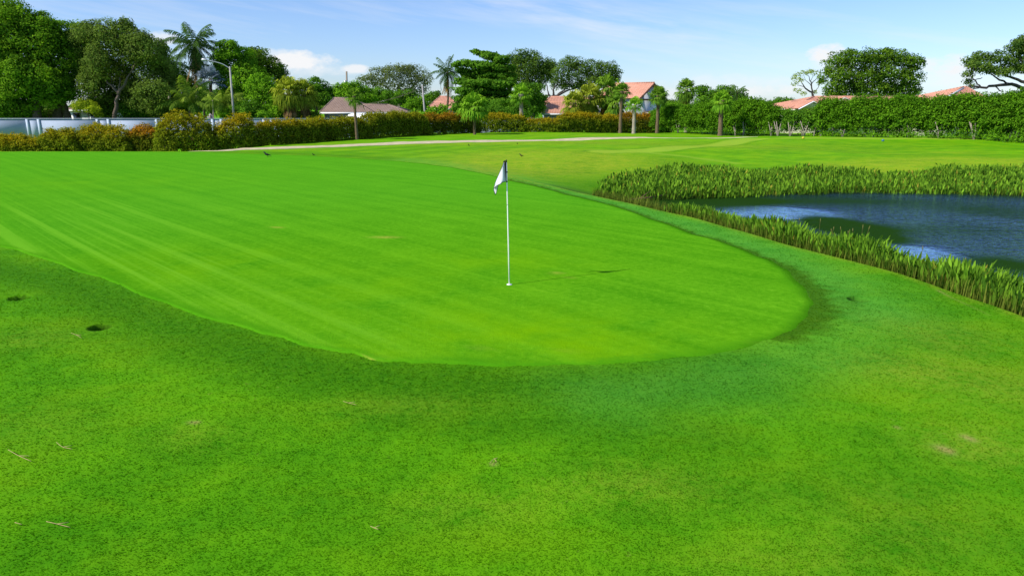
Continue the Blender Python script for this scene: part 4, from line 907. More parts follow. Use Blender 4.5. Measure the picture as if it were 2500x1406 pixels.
# brown-roofed house
Y = 100; ze = Zp(880, 274, Y)
root = empty('house', (Xp(850, 290, Y), Y + 5, -.5)); tag(root, 'low pale blue house with a brown shingle hip roof behind the boundary wall', 'house')
walls(root, Xp(789, 280, Y), Xp(900, 280, Y), Y + .6, Y + 10, ze - .1, M_BLUEWALL)
walls(root, Xp(900, 280, Y) + .05, Xp(990, 280, Y), Y + 1.6, Y + 9, ze - .1, M_BLUEWALL)
hip(root, Xp(780, 274, Y), Xp(912, 274, Y), Y, Y + 11, ze, Xp(816, 240, Y + 5.5), Xp(848, 240, Y + 5.5), Zp(830, 240, Y + 5.5), M_SHINGLE, 14)
hip(root, Xp(850, 274, Y + 1), Xp(1000, 274, Y + 1), Y + 1.0, Y + 8, ze - .004, Xp(880, 256, Y + 4.5), Xp(946, 256, Y + 4.5), Zp(900, 256, Y + 4.5), M_SHINGLE, 9)
window(root, Xp(835, 282, Y), Y + .6, ze - 1.2, 1.4, 1.2); window(root, Xp(965, 282, Y), Y + 1.6, ze - 1.1, 1.6, 1.0)
v = MB(); c = at(882, 265, Y + 3); v.tube([c - np.array((0, 0, .4)), c + np.array((0, 0, .25))], .14, 8); v.tube([c + np.array((-.3, 0, .25)), c + np.array((.35, -.1, .2))], .17, 8); v.build('roof_vent', M_WHITE, root)
# white house at the left
Y = 106; ze = Zp(200, 268, Y)
root = empty('house', (Xp(205, 290, Y), Y + 3, -.5)); tag(root, 'white house glimpsed under the big trees at the left', 'house')
walls(root, Xp(164, 280, Y), Xp(252, 280, Y), Y + .5, Y + 8, ze, M_WHITE); hip(root, Xp(158, 268, Y), Xp(258, 268, Y), Y, Y + 8.5, ze, Xp(185, 255, Y), Xp(230, 255, Y), Zp(200, 250, Y), M_SHINGLE, 8)
window(root, Xp(182, 280, Y), Y + .5, ze - 1.2, 1.0, 1.3); window(root, Xp(226, 280, Y), Y + .5, ze - 1.2, 1.2, 1.3)
# small terracotta house behind the ragged palm
Y = 116; ze = Zp(1055, 265, Y)
root = empty('house', (Xp(1065, 290, Y), Y + 3, -.5)); tag(root, 'terracotta roofed house peeping out left of the ragged palm', 'house')
walls(root, Xp(1046, 280, Y), Xp(1118, 280, Y), Y + .5, Y + 8, ze, M_CREAM); hip(root, Xp(1040, 265, Y), Xp(1122, 265, Y), Y, Y + 8.5, ze, Xp(1052, 251, Y), Xp(1112, 251, Y), Zp(1055, 250, Y + 4), M_TERRA, 9, fascia=M_CREAM)
hip(root, Xp(1058, 252, Y + 5), Xp(1112, 252, Y + 5), Y + 5, Y + 11, Zp(1070, 250, Y + 5), Xp(1074, 236, Y + 8), Xp(1094, 236, Y + 8), Zp(1070, 236, Y + 8), M_TERRA, 7, 'upper_roof', M_CREAM)
walls(root, Xp(1063, 252, Y + 5), Xp(1107, 252, Y + 5), Y + 5.4, Y + 10.6, Zp(1070, 251, Y + 5), M_CREAM)
# terracotta roof left of the palm clump
Y = 104; ze = Zp(1350, 277, Y)
root = empty('house', (Xp(1360, 290, Y), Y + 4, -.5)); tag(root, 'house with a two level terracotta roof just left of the golden skirted palms', 'house')
walls(root, Xp(1338, 285, Y), Xp(1440, 285, Y), Y + .6, Y + 7.6, ze - .05, M_BLUEWALL)
hip(root, Xp(1328, 277, Y), Xp(1450, 277, Y), Y, Y + 8, ze, Xp(1343, 254, Y), Xp(1436, 254, Y), Zp(1350, 250, Y + 4), M_TERRA, 8, fascia=M_GREYWALL)
hip(root, Xp(1322, 257, Y + 5), Xp(1450, 257, Y + 5), Y + 5.0, Y + 13, Zp(1350, 256, Y + 5), Xp(1344, 237, Y + 9), Xp(1430, 237, Y + 9), Zp(1350, 237, Y + 9), M_TERRA, 8, 'upper_roof', M_GREYWALL)
walls(root, Xp(1330, 257, Y + 5), Xp(1442, 257, Y + 5), Y + 5.6, Y + 12.4, Zp(1350, 257, Y + 5), M_BLUEWALL)
# two storey gabled house
Y = 112; A = at(1591, 203, Y); gd = np.array((.62, .785, 0)); rd = np.array((-.785, .62, 0)); gw, gh = 4.6, 2.35
root = empty('gabled_house', (A[0] - 2, Y + 3, -.5)); tag(root, 'two storey house with a pale gable and terracotta roof behind the slim palms', 'house')
Lr = 8; up = np.array((0, 0, 1.0))
el, er = A - gd * gw - up * gh, A + gd * gw - up * gh
ov = -rd * .5
mb = MB(); courses(mb, el + ov, el + rd * Lr, A + rd * Lr, A + ov, 9, .07); courses(mb, er + rd * Lr, er + ov, A + ov, A + rd * Lr, 9, .07); mb.tube([A + ov + up * .04, A + rd * Lr + up * .04], .12, 6)
mb.build('roof', M_TERRA, root)
i_ = .5 / gw
wl, wr = A - gd * (gw - .6) - up * gh, A + gd * (gw - .6) - up * gh; ap = A - up * .32
zb = -1.0
V = [(*wl[:2], zb), (*wr[:2], zb), wr - up * .05, ap, wl - up * .05]; V2 = [tuple(np.array(q) + rd * (Lr - .5)) for q in V]
MB().add(V + V2, [(0, 1, 2, 3, 4), (9, 8, 7, 6, 5), (0, 5, 6, 1), (1, 6, 7, 2), (4, 9, 5, 0), (2, 7, 8, 3), (3, 8, 9, 4)]).build('walls', M_GREYWALL, root)
mb = MB(); mb.tube([el + ov * 1.06 - up * .14, A + ov * 1.06 - up * .10, er + ov * 1.06 - up * .14], .13, 4, (1, .5)); mb.build('bargeboard', M_SOFFIT, root)
mb = MB(); mb.tube([wl + ov * .4 - up * .2, wr + ov * .4 - up * .2], .12, 4); mb.build('string_course', M_SOFFIT, root)
bc = (wl + wr) / 2 + ov * 1.6 - up * 2.2
mb = MB(); mb.box((bc[0] - .4, bc[1] - .8, bc[2]), (3.2, 1.6, .18), math.atan2(gd[1], gd[0])); 
for k in range(9):
    q = bc + gd * (k - 4) * .38 + ov * .9; mb.tube([q, q + up * .95], .03, 5)
mb.tube([bc - gd * 1.6 + ov * .9 + up * .95, bc + gd * 1.6 + ov * .9 + up * .95], .05, 5); mb.build('balcony', M_WHITE, root)
# long terracotta house under the banyan
Y = 80; ze = Zp(2000, 266, Y)
root = empty('house', (Xp(2070, 290, Y), Y + 6, -.2)); tag(root, 'long terracotta roofed house with a white trimmed gable below the banyan', 'house')
walls(root, Xp(1933, 270, Y), Xp(2236, 270, Y), Y + .6, Y + 11.4, ze - .05, M_CREAM, -.4)
hip(root, Xp(1925, 264, Y), Xp(2246, 264, Y), Y, Y + 12, ze, Xp(1988, 237, Y + 6), Xp(2186, 237, Y + 6), Zp(2000, 237, Y + 6), M_TERRA, 13, fascia=M_CREAM)
def front_gable(root, pa, pl, pr, Y, back):
    a, l, r_ = at(*pa, Y), at(*pl, Y), at(*pr, Y); bk = np.array((0, back, 0)); mb = MB()
    courses(mb, l, l + bk, a + bk, a, 6, .05); courses(mb, r_ + bk, r_, a, a + bk, 6, .05); mb.tube([a, a + bk], .11, 6); mb.build('gable_roof', M_TERRA, root)
    f = np.array((0, .25, 0)); mb = MB().add([l + f - (0, 0, .1), r_ + f - (0, 0, .1), a + f - (0, 0, .12), l + bk * .6 - (0, 0, .1), r_ + bk * .6 - (0, 0, .1), a + bk * .6 - (0, 0, .12)], [(0, 1, 2), (5, 4, 3), (0, 3, 4, 1)]); mb.build('gable_wall', M_CREAM, root)
    s = np.array((0, .03, .0)); mb = MB(); mb.tube([l - s - (0, 0, .09), a - s - (0, 0, .06), r_ - s - (0, 0, .09)], .14, 4, (.5, 1)); mb.build('gable_trim', M_WHITE, root)
front_gable(root, (1986, 247), (1950, 265), (2018, 265), Y - 1.2, 6)
front_gable(root, (2062, 238), (2034, 252), (2092, 252), Y + 2.0, 5)
# hipped house at the right
Y = 76; ze = Zp(2350, 247, Y)
root = empty('house', (Xp(2350, 290, Y), Y + 5, -.2)); tag(root, 'terracotta hip roofed house with a peaked ridge, left of the spreading tree', 'house')
walls(root, Xp(2282, 260, Y), Xp(2410, 260, Y), Y + .6, Y + 9.4, ze - .05, M_CREAM, -.4)
hip(root, Xp(2296, 247, Y), Xp(2422, 247, Y), Y, Y + 10, ze, Xp(2352, 213, Y + 5), Xp(2360, 213, Y + 5), Zp(2355, 213, Y + 5), M_TERRA, 13, fascia=M_CREAM)
hip(root, Xp(2262, 247, Y + 2), Xp(2340, 247, Y + 2), Y + 2, Y + 8, ze + .01, Xp(2275, 240, Y + 5), Xp(2330, 240, Y + 5), Zp(2300, 240, Y + 5), M_TERRA, 5, 'lower_roof', M_CREAM)
mb = MB(); mb.tube([at(2302, 243, Y - .1), at(2353, 216, Y + 4.6)], .13, 4); mb.build('trim', M_WHITE, root)

# ------------------------------------------------------------------ street furniture behind the wall
M_CONC = plain('grey concrete pole', (.36, .34, .32), .85, .1, 3)
M_METAL = plain('galvanised metal', (.42, .44, .46), .45, .08, 4, metal=.6)
M_WOODPOLE = plain('weathered pole timber', (.27, .22, .16), .9, .2, 5)
M_SIGNBACK = plain('dull sign back', (.28, .27, .27), .6, .06, 5, metal=.3)
Y = 93; b = at(571, 292, Y); b[2] = -.6; t = at(561, 163, Y); t[1] = Y
root = empty('street_lamp', b); tag(root, 'grey concrete street lamp with a long arm reaching left', 'street lamp')
MB().tube([b, t], [.17, .11], 10).build('pole', M_CONC, root, True)
mb = MB(); mb.tube(smooth_poly([t - (0, 0, .25), at(543, 157, Y), at(520, 150.5, Y), at(506, 148, Y)], 5, False), .055, 8); mb.build('arm', M_METAL, root, True)
mb = MB(); mb.tube([at(508, 148, Y), at(503, 147, Y), at(494, 146.4, Y), at(491, 147.2, Y)], [.06, .15, .16, .04], 10, (1, .55)); mb.build('lamp_head', M_METAL, root, True)
Y = 126; b = at(848, 290, Y); b[2] = -.5; t = at(846, 175, Y)
root = empty('utility_pole', b); tag(root, 'dark utility pole with a transformer rising beyond the brown roof', 'utility pole')
MB().tube([b, t], [.2, .15], 10).build('pole', M_WOODPOLE, root, True)
MB().tube([at(843.5, 208, Y - .4), at(843.5, 198, Y - .4), at(843.5, 197, Y - .4)], [.32, .32, .2], 12).build('transformer', M_METAL, root)
Y = 104; b = at(1037, 274, Y); t = at(1031, 208, Y); bb = b.copy(); bb[2] = -.5
root = empty('utility_pole', bb); tag(root, 'slim pale utility pole with a short lamp arm and drooping wires', 'utility pole')
MB().tube([bb, b, t], [.16, .15, .11], 10).build('pole', M_CONC, root, True)
MB().tube([at(1031, 219, Y), at(1024, 217, Y), at(1020, 217.5, Y)], .05, 6).build('arm', M_METAL, root)
MB().tube([at(1022, 217, Y), at(1018, 217, Y), at(1015, 218.5, Y)], [.08, .2, .08], 8).build('lamp_head', M_METAL, root)
for (sx, sy) in ((1017, 219), (1016, 222)):
    p0, p1 = at(sx, sy, Y), at(889, 254 + (sy - 219) * .3, 103.5); pts = [p0 + (p1 - p0) * f - np.array((0, 0, 1)) * 1.2 * f * (1 - f) for f in np.linspace(0, 1, 14)]
    MB().tube(pts, .012, 5).build('wire', M_WOODPOLE, root)
for px, py, lab in ((443, 285, 'back of a grey diamond sign, leftmost of the three, at the golden mound'), (479, 290, 'lowest grey diamond sign, in the middle of the three'), (514, 286.5, 'back of a grey diamond sign, rightmost of the three')):
    Y = 92; c = at(px, py, Y); root = empty('diamond_sign', (c[0], Y, -.6)); tag(root, lab, 'road sign', 'diamond road signs seen from behind')
    s = 9 * mpp(Y); mb = MB(); V = [(c[0] + dx * s, Y + dy, c[2] + dz * s) for dy in (-.012, .012) for dx, dz in ((-1, 0), (0, -1), (1, 0), (0, 1))]
    mb.add(V, [(0, 1, 2, 3), (7, 6, 5, 4), (0, 4, 5, 1), (1, 5, 6, 2), (2, 6, 7, 3), (3, 7, 4, 0)]); mb.build('sign_plate', M_SIGNBACK, root)
    MB().box((c[0], Y - .045, (c[2] - .6 + s * .6) / 2), (.06, .06, c[2] + .6 + s * .6)).build('post', M_SOFFIT, root)
# white van
Y = 95; x0, x1 = Xp(838, 285, Y), Xp(946, 285, Y); zt = Zp(890, 276.5, Y); w = x1 - x0
root = empty('van', ((x0 + x1) / 2, Y + 1, -.45)); tag(root, 'white van with a rounded roof parked before the brown-roofed house', 'van')
prof = [(0, .1), (0, .45), (.02, .62), (.06, .8), (.12, .92), (.2, .985), (.35, 1), (.7, 1), (.93, .985), (.985, .95), (1, .85), (1, .1)]
H = zt + .2
F_, B_ = [], []
for f, hgt in prof: F_.append((x0 + w * f, Y, -.2 + H * hgt)); B_.append((x0 + w * f, Y + 2, -.2 + H * hgt))
n = len(prof); MB().add(F_ + B_, [tuple(range(n - 1, -1, -1)), tuple(range(n, 2 * n))] + [(i, (i + 1) % n, n + (i + 1) % n, n + i) for i in range(n)]).build('body', plain('white van paint', (.82, .82, .82), .3, .02, 2, spec=.5), root)
mb = MB(); mb.box((x0 + w * .16, Y - .012, -.2 + H * .7), (w * .12, .02, H * .26)); mb.build('side_window', M_GLASS, root)
for f in (.2, .8):
    for yy in (Y + .12, Y + 1.88):
        o = MB().tube([(x0 + w * f, yy - .13, -.12), (x0 + w * f, yy + .13, -.12)], .34, 16).build('wheel', plain('black rubber', (.02, .02, .02), .8), root)

# ------------------------------------------------------------------ flagstick
b = gp(1243.5, 696); b = np.array((b[0], b[1], h1(*b)))
TOP = at(1236.5, 392, b[1]); kf = (b[1] * CT + .2) / F + .45 / F
root = empty('flagstick', b); tag(root, 'white golf flagstick with a limp white flag edged in black standing in the cup', 'flagstick')
M_STICK = plain('white glossy fibreglass', (.93, .90, .83), .4, .03, 9, spec=.5)
M_BLACK = plain('black trim', (.010, .008, .012), .6, .1, 9)
M_CLOTH, g_, o_ = new_mat('white flag cloth')
M_CLOTH.node_tree.links.new(g_.n('ShaderNodeMixShader', {0: .3, 1: g_.n('ShaderNodeBsdfDiffuse', {'Color': (.86, .84, .88)}).outputs[0], 2: g_.n('ShaderNodeBsdfTranslucent', {'Color': (.86, .84, .90)}).outputs[0]}).outputs[0], o_.inputs[0])
MB().tube([b - (0, 0, .10), b + (TOP - b) * .35, b + (TOP - b) * .73, TOP - (0, 0, .02)], [.0112, .0106, .0092, .0082], 10).build('pole', M_STICK, root, True)
mb = MB(); mb.tube([b + (TOP - b) * .655 - (0, 0, .006), b + (TOP - b) * .655 + (0, 0, .006)], .0098, 10); mb.build('joint', M_METAL, root, True)
mb = MB(); mb.tube([TOP - (0, 0, .03), TOP + (0, 0, .015)], [.010, .006], 8); mb.build('cap', M_BLACK, root, True)
mb = MB(); mb.tube([b + (0, 0, .010), b + (0, 0, .016)], [.048, .046], 24); mb.build('cup_rim', M_STICK, root, True)
def fp(x, y, dy=0): # picture offset from the pole head, in flag-plane metres
    q = TOP + np.array(((x - 1236.8) * .00687, dy, -(y - 392) * .00687 / .985)); return q
def cloth(T_, B_, nv=10, amp=.02, ph=0.0):
    n = len(T_); S = np.linspace(0, 1, nv); G = np.array([[T_[i] * (1 - s) + B_[i] * s + np.array((0, amp * math.sin(i * .55 + s * 2.5 + ph) * (i / n), 0)) for s in S] for i in range(n)])
    G2 = G + np.array((0, .004, 0)); V = np.concatenate((G.reshape(-1, 3), G2.reshape(-1, 3))); I = np.arange(n * nv).reshape(n, nv); m = n * nv
    f = [(I[i, j], I[i + 1, j], I[i + 1, j + 1], I[i, j + 1]) for i in range(n - 1) for j in range(nv - 1)]
    f += [tuple(q + m for q in reversed(t)) for t in f]
    rim = list(I[:, 0]) + list(I[-1, 1:]) + list(I[-2::-1, -1]) + list(I[0, -2:0:-1]); k = len(rim)
    f += [(rim[(i + 1) % k], rim[i], rim[i] + m, rim[(i + 1) % k] + m) for i in range(k)]
    return V, f, G
T_ = smooth_poly([fp(1234, 395, -.01), fp(1230.5, 396, -.03), fp(1227, 404, -.055), fp(1217.5, 426, -.03), fp(1209, 446, .05), fp(1205.6, 457.5, .09)], 5, False)
B_ = smooth_poly([fp(1236, 441.5, -.01), fp(1232, 441.6, -.05), fp(1227.5, 442.5, -.085), fp(1222, 446.5, -.08), fp(1213, 452, .0), fp(1205.9, 459, .085)], 5, False)
V, f, Gm = cloth(T_, B_, 10, .012)
fo = MB().add(V, f).build('flag', M_CLOTH, root, True)
T2 = smooth_poly([fp(1217, 449, .06), fp(1214.5, 459, .08), fp(1212, 468, .09), fp(1209.4, 475.5, .09)], 4, False)
B2 = smooth_poly([fp(1206.2, 457, .09), fp(1205.2, 462, .10), fp(1206.2, 468, .10), fp(1209.2, 475.3, .09)], 4, False)
V, f, _ = cloth(T2, B2, 6, .006); MB().add(V, f).build('flag_tail', M_CLOTH, root, True)
mb = MB(); e = np.array((0, -.004, 0)); mb.tube(Gm[:, -1] + e, .0042, 6); mb.tube(T2, .0042, 6); mb.tube(B2, .0042, 6); mb.tube(Gm[:, 0] + e, .0022, 6); mb.build('hem', M_BLACK, root, True)
T3 = smooth_poly([fp(1231.6, 395.5, -.035), fp(1233.2, 410, -.045), fp(1235, 427, -.05), fp(1236.4, 441, -.022)], 4, False); B3 = smooth_poly([fp(1236.2, 395, -.012), fp(1236.2, 410, -.014), fp(1236.4, 427, -.014), fp(1236.8, 442, -.014)], 4, False)
V, f, _ = cloth(T3, B3, 4, .0); MB().add(V, f).build('hoist_band', M_BLACK, root, True)
mb = MB(); mb.tube([fp(1229, 396, -.018), fp(1232, 393.8, -.02), fp(1236.5, 393, -.01)], [.006, .011, .009], 6); mb.build('top_hem', M_BLACK, root, True)
for py in (419.5, 442): MB().box(tuple(fp(1237.6, py)), (.030, .026, .018)).build('clip', M_BLACK, root)

# ------------------------------------------------------------------ sunken sprinkler heads
M_DARKP = plain('dark plastic', (.012, .012, .010), .7, .2, 20)
for (hx, hy), lab in zip(HOLES, ('sprinkler head sunk in the turf at the left edge of the picture', 'sprinkler head sunk in the turf below the left edge of the green', 'sprinkler head sunk in the bluish turf near the pond')):
    g = h1(hx, hy); root = empty('sprinkler_head', (hx, hy, g)); tag(root, lab, 'sprinkler', 'sunken sprinkler heads')
    MB().tube([(hx, hy, g - .05), (hx, hy, g + .05), (hx, hy, g + .055)], [.06, .06, .052], 18).build('body', M_DARKP, root)
    MB().tube([(hx, hy, g + .053), (hx, hy, g + .062)], [.026, .024], 14).build('nozzle_cap', M_DARKP, root)

# ------------------------------------------------------------------ birds
M_CROW = plain('black feathers', (.008, .008, .010), .5, .3, 30, spec=.4)
M_BROWNB = plain('brown feathers', (.045, .032, .015), .7, .4, 30)
def bird(name, label, px, py, length, rz, mat, head_up=1.0, group='birds on the grass'):
    p = gp(px, py); g = h1(*p); root = empty(name, (p[0], p[1], g)); tag(root, label, 'bird', group)
    s = length / .5; P = [(.25, .085, .010), (.17, .105, .026), (.09, .13, .042), (.0, .15, .066), (-.09, .18, .064), (-.13, .22 + .02 * head_up, .044), (-.155, .25 + .035 * head_up, .041), (-.195, .26 + .035 * head_up, .032), (-.215, .255 + .035 * head_up, .016), (-.255, .245 + .035 * head_up, .004)]
    P = np.array(P) * s; pts = smooth_poly(np.stack((P[:, 0], P[:, 0] * 0, P[:, 1]), 1), 3, False); r = np.interp(np.linspace(0, 9, len(pts)), np.arange(10), P[:, 2])
    mb = MB(); mb.tube(pts, r, 10, (.95, 1))
    for sd in (-1, 1):
        x = .01 * s; y = sd * .03 * s
        mb.tube([(x, y, .12 * s), (x + .015 * s, y, .06 * s), (x, y, .008 * s)], [.014 * s, .007 * s, .006 * s], 6)
        for a in (-.5, 0, .5, math.pi): mb.tube([(x, y, .008 * s), (x - math.cos(a) * .05 * s, y + math.sin(a) * .05 * s, .004 * s)], [.006 * s, .003 * s], 5)
        mb.tube([(-.08 * s, sd * .055 * s, .185 * s), (.03 * s, sd * .062 * s, .155 * s), (.16 * s, sd * .03 * s, .115 * s)], [.02 * s, .034 * s, .006 * s], 8, (.45, 1))
    o = mb.build('body', mat, None, True); o.parent = root; root.rotation_euler = (0, 0, rz)
bird('crow', 'black crow on the far rim of the green, largest of the birds', 653, 383.5, .50, .1, M_CROW, 1.2)
bird('blackbird', 'small dark bird right of the crow on the rim of the green', 766, 380.5, .24, .9, M_CROW)
bird('blackbird', 'tiny dark bird on the striped turf, left of the two far birds', 1145, 358.5, .28, 1.2, M_CROW, 1.4)
bird('blackbird', 'tiny dark bird on the dry turf near the path, right of the two far birds', 1263, 354, .24, 1.5, M_CROW, 1.4)
bird('brown_bird', 'brown duck like bird on the dry turf just right of the flag', 1273, 383, .30, .2, M_BROWNB, 1.6)
# tee markers on the raised tee
for px, py, col, lab in ((1960, 345, (.55, .45, .04), 'tiny yellow tee marker on the raised strip'), (2155, 348.5, (.05, .16, .22), 'tiny dark blue tee marker on the raised strip')):
    p = gp(px, py); p = p * .98; g = h1(*p); o = MB().tube([(p[0], p[1], g - .02), (p[0], p[1], g + .05), (p[0], p[1], g + .14), (p[0], p[1], g + .20)], [.05, .11, .11, .03], 10).build('tee_marker', plain('painted marker', col, .5), None, True)
    o['label'] = lab; o['category'] = 'tee marker'; o['group'] = 'tee markers'

# ------------------------------------------------------------------ dry stems lying on the fringe
M_STRAW = plain('dry straw', (.42, .33, .13), .8, .2, 20)
labs = ('longest dry grass stem at the left edge of the fringe', 'forked dry stem right of the longest one at the left', 'pair of dry stems near the lower left corner', 'short dry stem at the far lower left', 'dry stem below the sandy notch in the green edge', 'short dry stem beneath the rear sprinkler head', 'short bent dry stem at the bottom centre left', 'small dry tuft in the middle of the fringe')
for (P, lab) in zip((((22, 1108), (48, 1122), (78, 1136)), ((140, 1090), (155, 1101), (178, 1106)), ((114, 1278), (140, 1284), (172, 1290)), ((38, 1283), (55, 1286)), ((838, 984), (852, 988), (870, 993)), ((174, 816), (186, 820), (199, 827)), ((905, 1290), (914, 1294), (924, 1298)), ((1196, 1138), (1206, 1128), (1212, 1135))), labs):
    pts = []
    for a in P: q = gp(*a); pts.append((q[0], q[1], h1(*q) + .022 + rng.uniform(0, .008)))
    mb = MB(); mb.tube(smooth_poly(pts, 3, False), [.0024] * (3 * (len(pts) - 1) + 1), 5)
    if len(P) == 3:
        a, b_ = np.array(pts[1]), np.array(pts[2]); mb.tube([a, (a + b_) / 2 + np.array((.02, .03, .008))], .0024, 5)
    o = mb.build('dry_stem', M_STRAW); tag(o, lab, 'dry stem', 'dry stems on the fringe')

# ------------------------------------------------------------------ marsh plants round the pond
def sample_poly(P, n):
    lo, hi = P.min(0), P.max(0); out = np.zeros((0, 2))
    while len(out) < n:
        q = lo + (hi - lo) * rng.random((n * 2, 2)); out = np.concatenate((out, q[inside(q[:, 0], q[:, 1], P)]))
    return out[:n]
def lance(xy, hmin, hmax, wmin=.035, wmax=.075, lean=.3, zmin=None):
    n = len(xy); z = height(xy[:, 0], xy[:, 1]); z = np.maximum(z, WZ - .05)
    b = np.stack((xy[:, 0], xy[:, 1], z), 1); H = rng.uniform(hmin, hmax, n) if np.isscalar(hmin) else hmin + (hmax - hmin) * rng.random(n)
    az = rng.uniform(0, 6.283, n); d = np.stack((np.cos(az), np.sin(az), 0 * az), 1); s = np.stack((-d[:, 1], d[:, 0], 0 * az), 1)
    yaw = rng.uniform(0, 6.283, n); s2 = np.stack((np.cos(yaw), np.sin(yaw), 0 * az), 1)
    ln = lean * rng.random(n) * H; up = np.array((0, 0, 1.0)); hl = rng.uniform(.13, .25, n)
    st = b + d * ln[:, None] * .6 + up * (H - hl)[:, None]; w = rng.uniform(wmin, wmax, n)[:, None] * .5
    mid_ = st + (d * ln[:, None] * .25 + up * (hl * .38)[:, None]); tip = st + d * ln[:, None] * .5 + up * hl[:, None]
    Qs = [np.stack((b - s2 * .006, b + s2 * .006, st + s2 * .005, st - s2 * .005), 1), np.stack((st - s2 * .008, st + s2 * .008, mid_ + s2 * w, mid_ - s2 * w), 1), np.stack((mid_ - s2 * w, mid_ + s2 * w, tip + s2 * .003, tip - s2 * .003), 1)]
    t = rng.random(n); yel = (rng.random(n) < .022); tone = np.clip(t, 0, 1)
    return np.concatenate(Qs), np.concatenate((tone * .7, tone, tone)), np.concatenate((yel * .5, yel * .8, yel * .8)).astype(float)
M_MARSH = foliage('pickerelweed leaf', (.024, .090, .009), (.275, .51, .034), (.46, .36, .05), trans=.38)
xy = sample_poly(FARP, 26000); nz = .5 + .5 * np.sin(xy[:, 0] * 1.3 + np.sin(xy[:, 1] * 1.1) * 2) * np.sin(xy[:, 1] * 1.7 + 1)
xy = xy[rng.random(len(xy)) < .55 + .45 * nz]
nz = .5 + .5 * np.sin(xy[:, 0] * .9 + 2 * np.sin(xy[:, 1] * .7))
n2 = .5 + .5 * np.sin(xy[:, 0] * 2.7 + np.sin(xy[:, 1] * 2.1) * 1.5) * np.sin(xy[:, 1] * 3.1)
xy = np.concatenate((xy, xy + rng.normal(size=xy.shape) * .1)); nz = np.tile(nz, 2); n2 = np.tile(n2, 2); lowf = np.repeat((1, .62), len(xy) // 2)
Q, T, tp = lance(xy, (.26 + .10 * nz + .10 * n2) * lowf, (.40 + .18 * nz + .16 * n2) * lowf, .045, .105, .5)
tag(quad_obj('far_marsh_plants', Q, T, M_MARSH, None, {'tip': tp}), kind='stuff')
NEARP = np.concatenate((offset_right(LIP_NEAR, .28)[15:], offset_right(LIP_NEAR, 1.75)[15:][::-1]))
xy = sample_poly(NEARP, 14000); dn = seg_dist(xy[:, 0], xy[:, 1], LIP_NEAR, False)
nz = .5 + .5 * np.sin(xy[:, 1] * 1.9 + 2 * np.sin(xy[:, 0] * 1.3))
n2 = .5 + .5 * np.sin(xy[:, 1] * 5.3 + xy[:, 0] * 3)
xy = np.concatenate((xy, xy[::2] + rng.normal(size=xy[::2].shape) * .06)); dn = np.concatenate((dn, dn[::2])); nz = np.concatenate((nz, nz[::2])); n2 = np.concatenate((n2, n2[::2])); lowf = np.where(np.arange(len(xy)) < 14000, 1, .6) * (1 - .42 * sstep(xy[:, 1], 15, 24))
Q, T, tp = lance(xy, (.22 + .24 * sstep(dn, .2, 1.0) + .1 * nz + .06 * n2) * lowf, (.38 + .34 * sstep(dn, .2, 1.1) + .18 * nz + .14 * n2) * lowf, .022, .066, .42)
tag(quad_obj('near_marsh_plants', Q, T, M_MARSH, None, {'tip': tp}), kind='stuff')
# finer grass between them and along the rim
P2 = np.concatenate((sample_poly(np.concatenate((offset_right(LIP_NEAR, .12)[9:], offset_right(LIP_NEAR, 1.3)[9:][::-1])), 14000), sample_poly(FARP, 9000)))
pts = np.stack((P2[:, 0], P2[:, 1], np.maximum(height(P2[:, 0], P2[:, 1]), WZ - .03)), 1)
near_m = pts[:, 1] < 27
hg = np.where(near_m & (seg_dist(P2[:, 0], P2[:, 1], LIP_NEAR, False) < .5), rng.uniform(.12, .38, len(pts)), rng.uniform(.2, .55, len(pts)))
Q = blades(pts, hg, rng.uniform(.008, .02, len(pts)), .6)
tag(quad_obj('bank_grass', Q, np.tile(rng.random(len(pts)), 2), foliage('bank grass', (.05, .095, .010), (.25, .30, .04))), kind='stuff')
# seed stalks above the near plants
px_st = [(2005, 560, 2003, 533), (2030, 568, 2036, 553), (2042, 573, 2029, 558), (2058, 575, 2052, 553), (2068, 578, 2075, 560), (2085, 582, 2082, 557), (2098, 585, 2124, 551), (2106, 588, 2107, 548), (2072, 580, 2071, 563), (2350, 650, 2358, 628), (2365, 660, 2348, 640), (2250, 622, 2253, 600), (1950, 548, 1952, 532)]
mb = MB()
for ax_, ay, bx, by in px_st:
    a = gp(ax_, ay + 26, -.35); A0 = np.array((a[0], a[1], -.6)); B0 = at(bx, by, a[1]); m = (A0 + B0) / 2 + np.array((rng.uniform(-.03, .03), 0, 0))
    mb.tube(smooth_poly([A0, m, B0], 4, False), np.linspace(.006, .003, 9), 5, tone=rng.random()); mb.tube([A0 + (B0 - A0) * .86, A0 + (B0 - A0) * .94, B0], [.005, .011, .003], 5, tone=.9)
tag(mb.build('seed_stalks', foliage('seed stalk', (.16, .17, .05), (.32, .30, .10))), kind='stuff')
mb = MB(); P = [np.array((*gp(a, c, WZ), WZ + .06 + d)) for a, c, d in ((1470, 497, .0), (1560, 492, .05), (1640, 484, .1), (1720, 478, .08))]
mb.tube(smooth_poly(P, 5, False), np.linspace(.04, .012, 16), 7); mb.tube([P[1], P[1] + np.array((.6, .5, .3))], [.02, .006], 6); mb.tube([P[2], P[2] + np.array((.7, .2, .25))], [.015, .005], 6)
o = mb.build('fallen_branch', plain('brown dead wood', (.16, .09, .05), .9, .3), None, True); tag(o, 'thin brown dead branch lying along the far edge of the pond', 'branch')

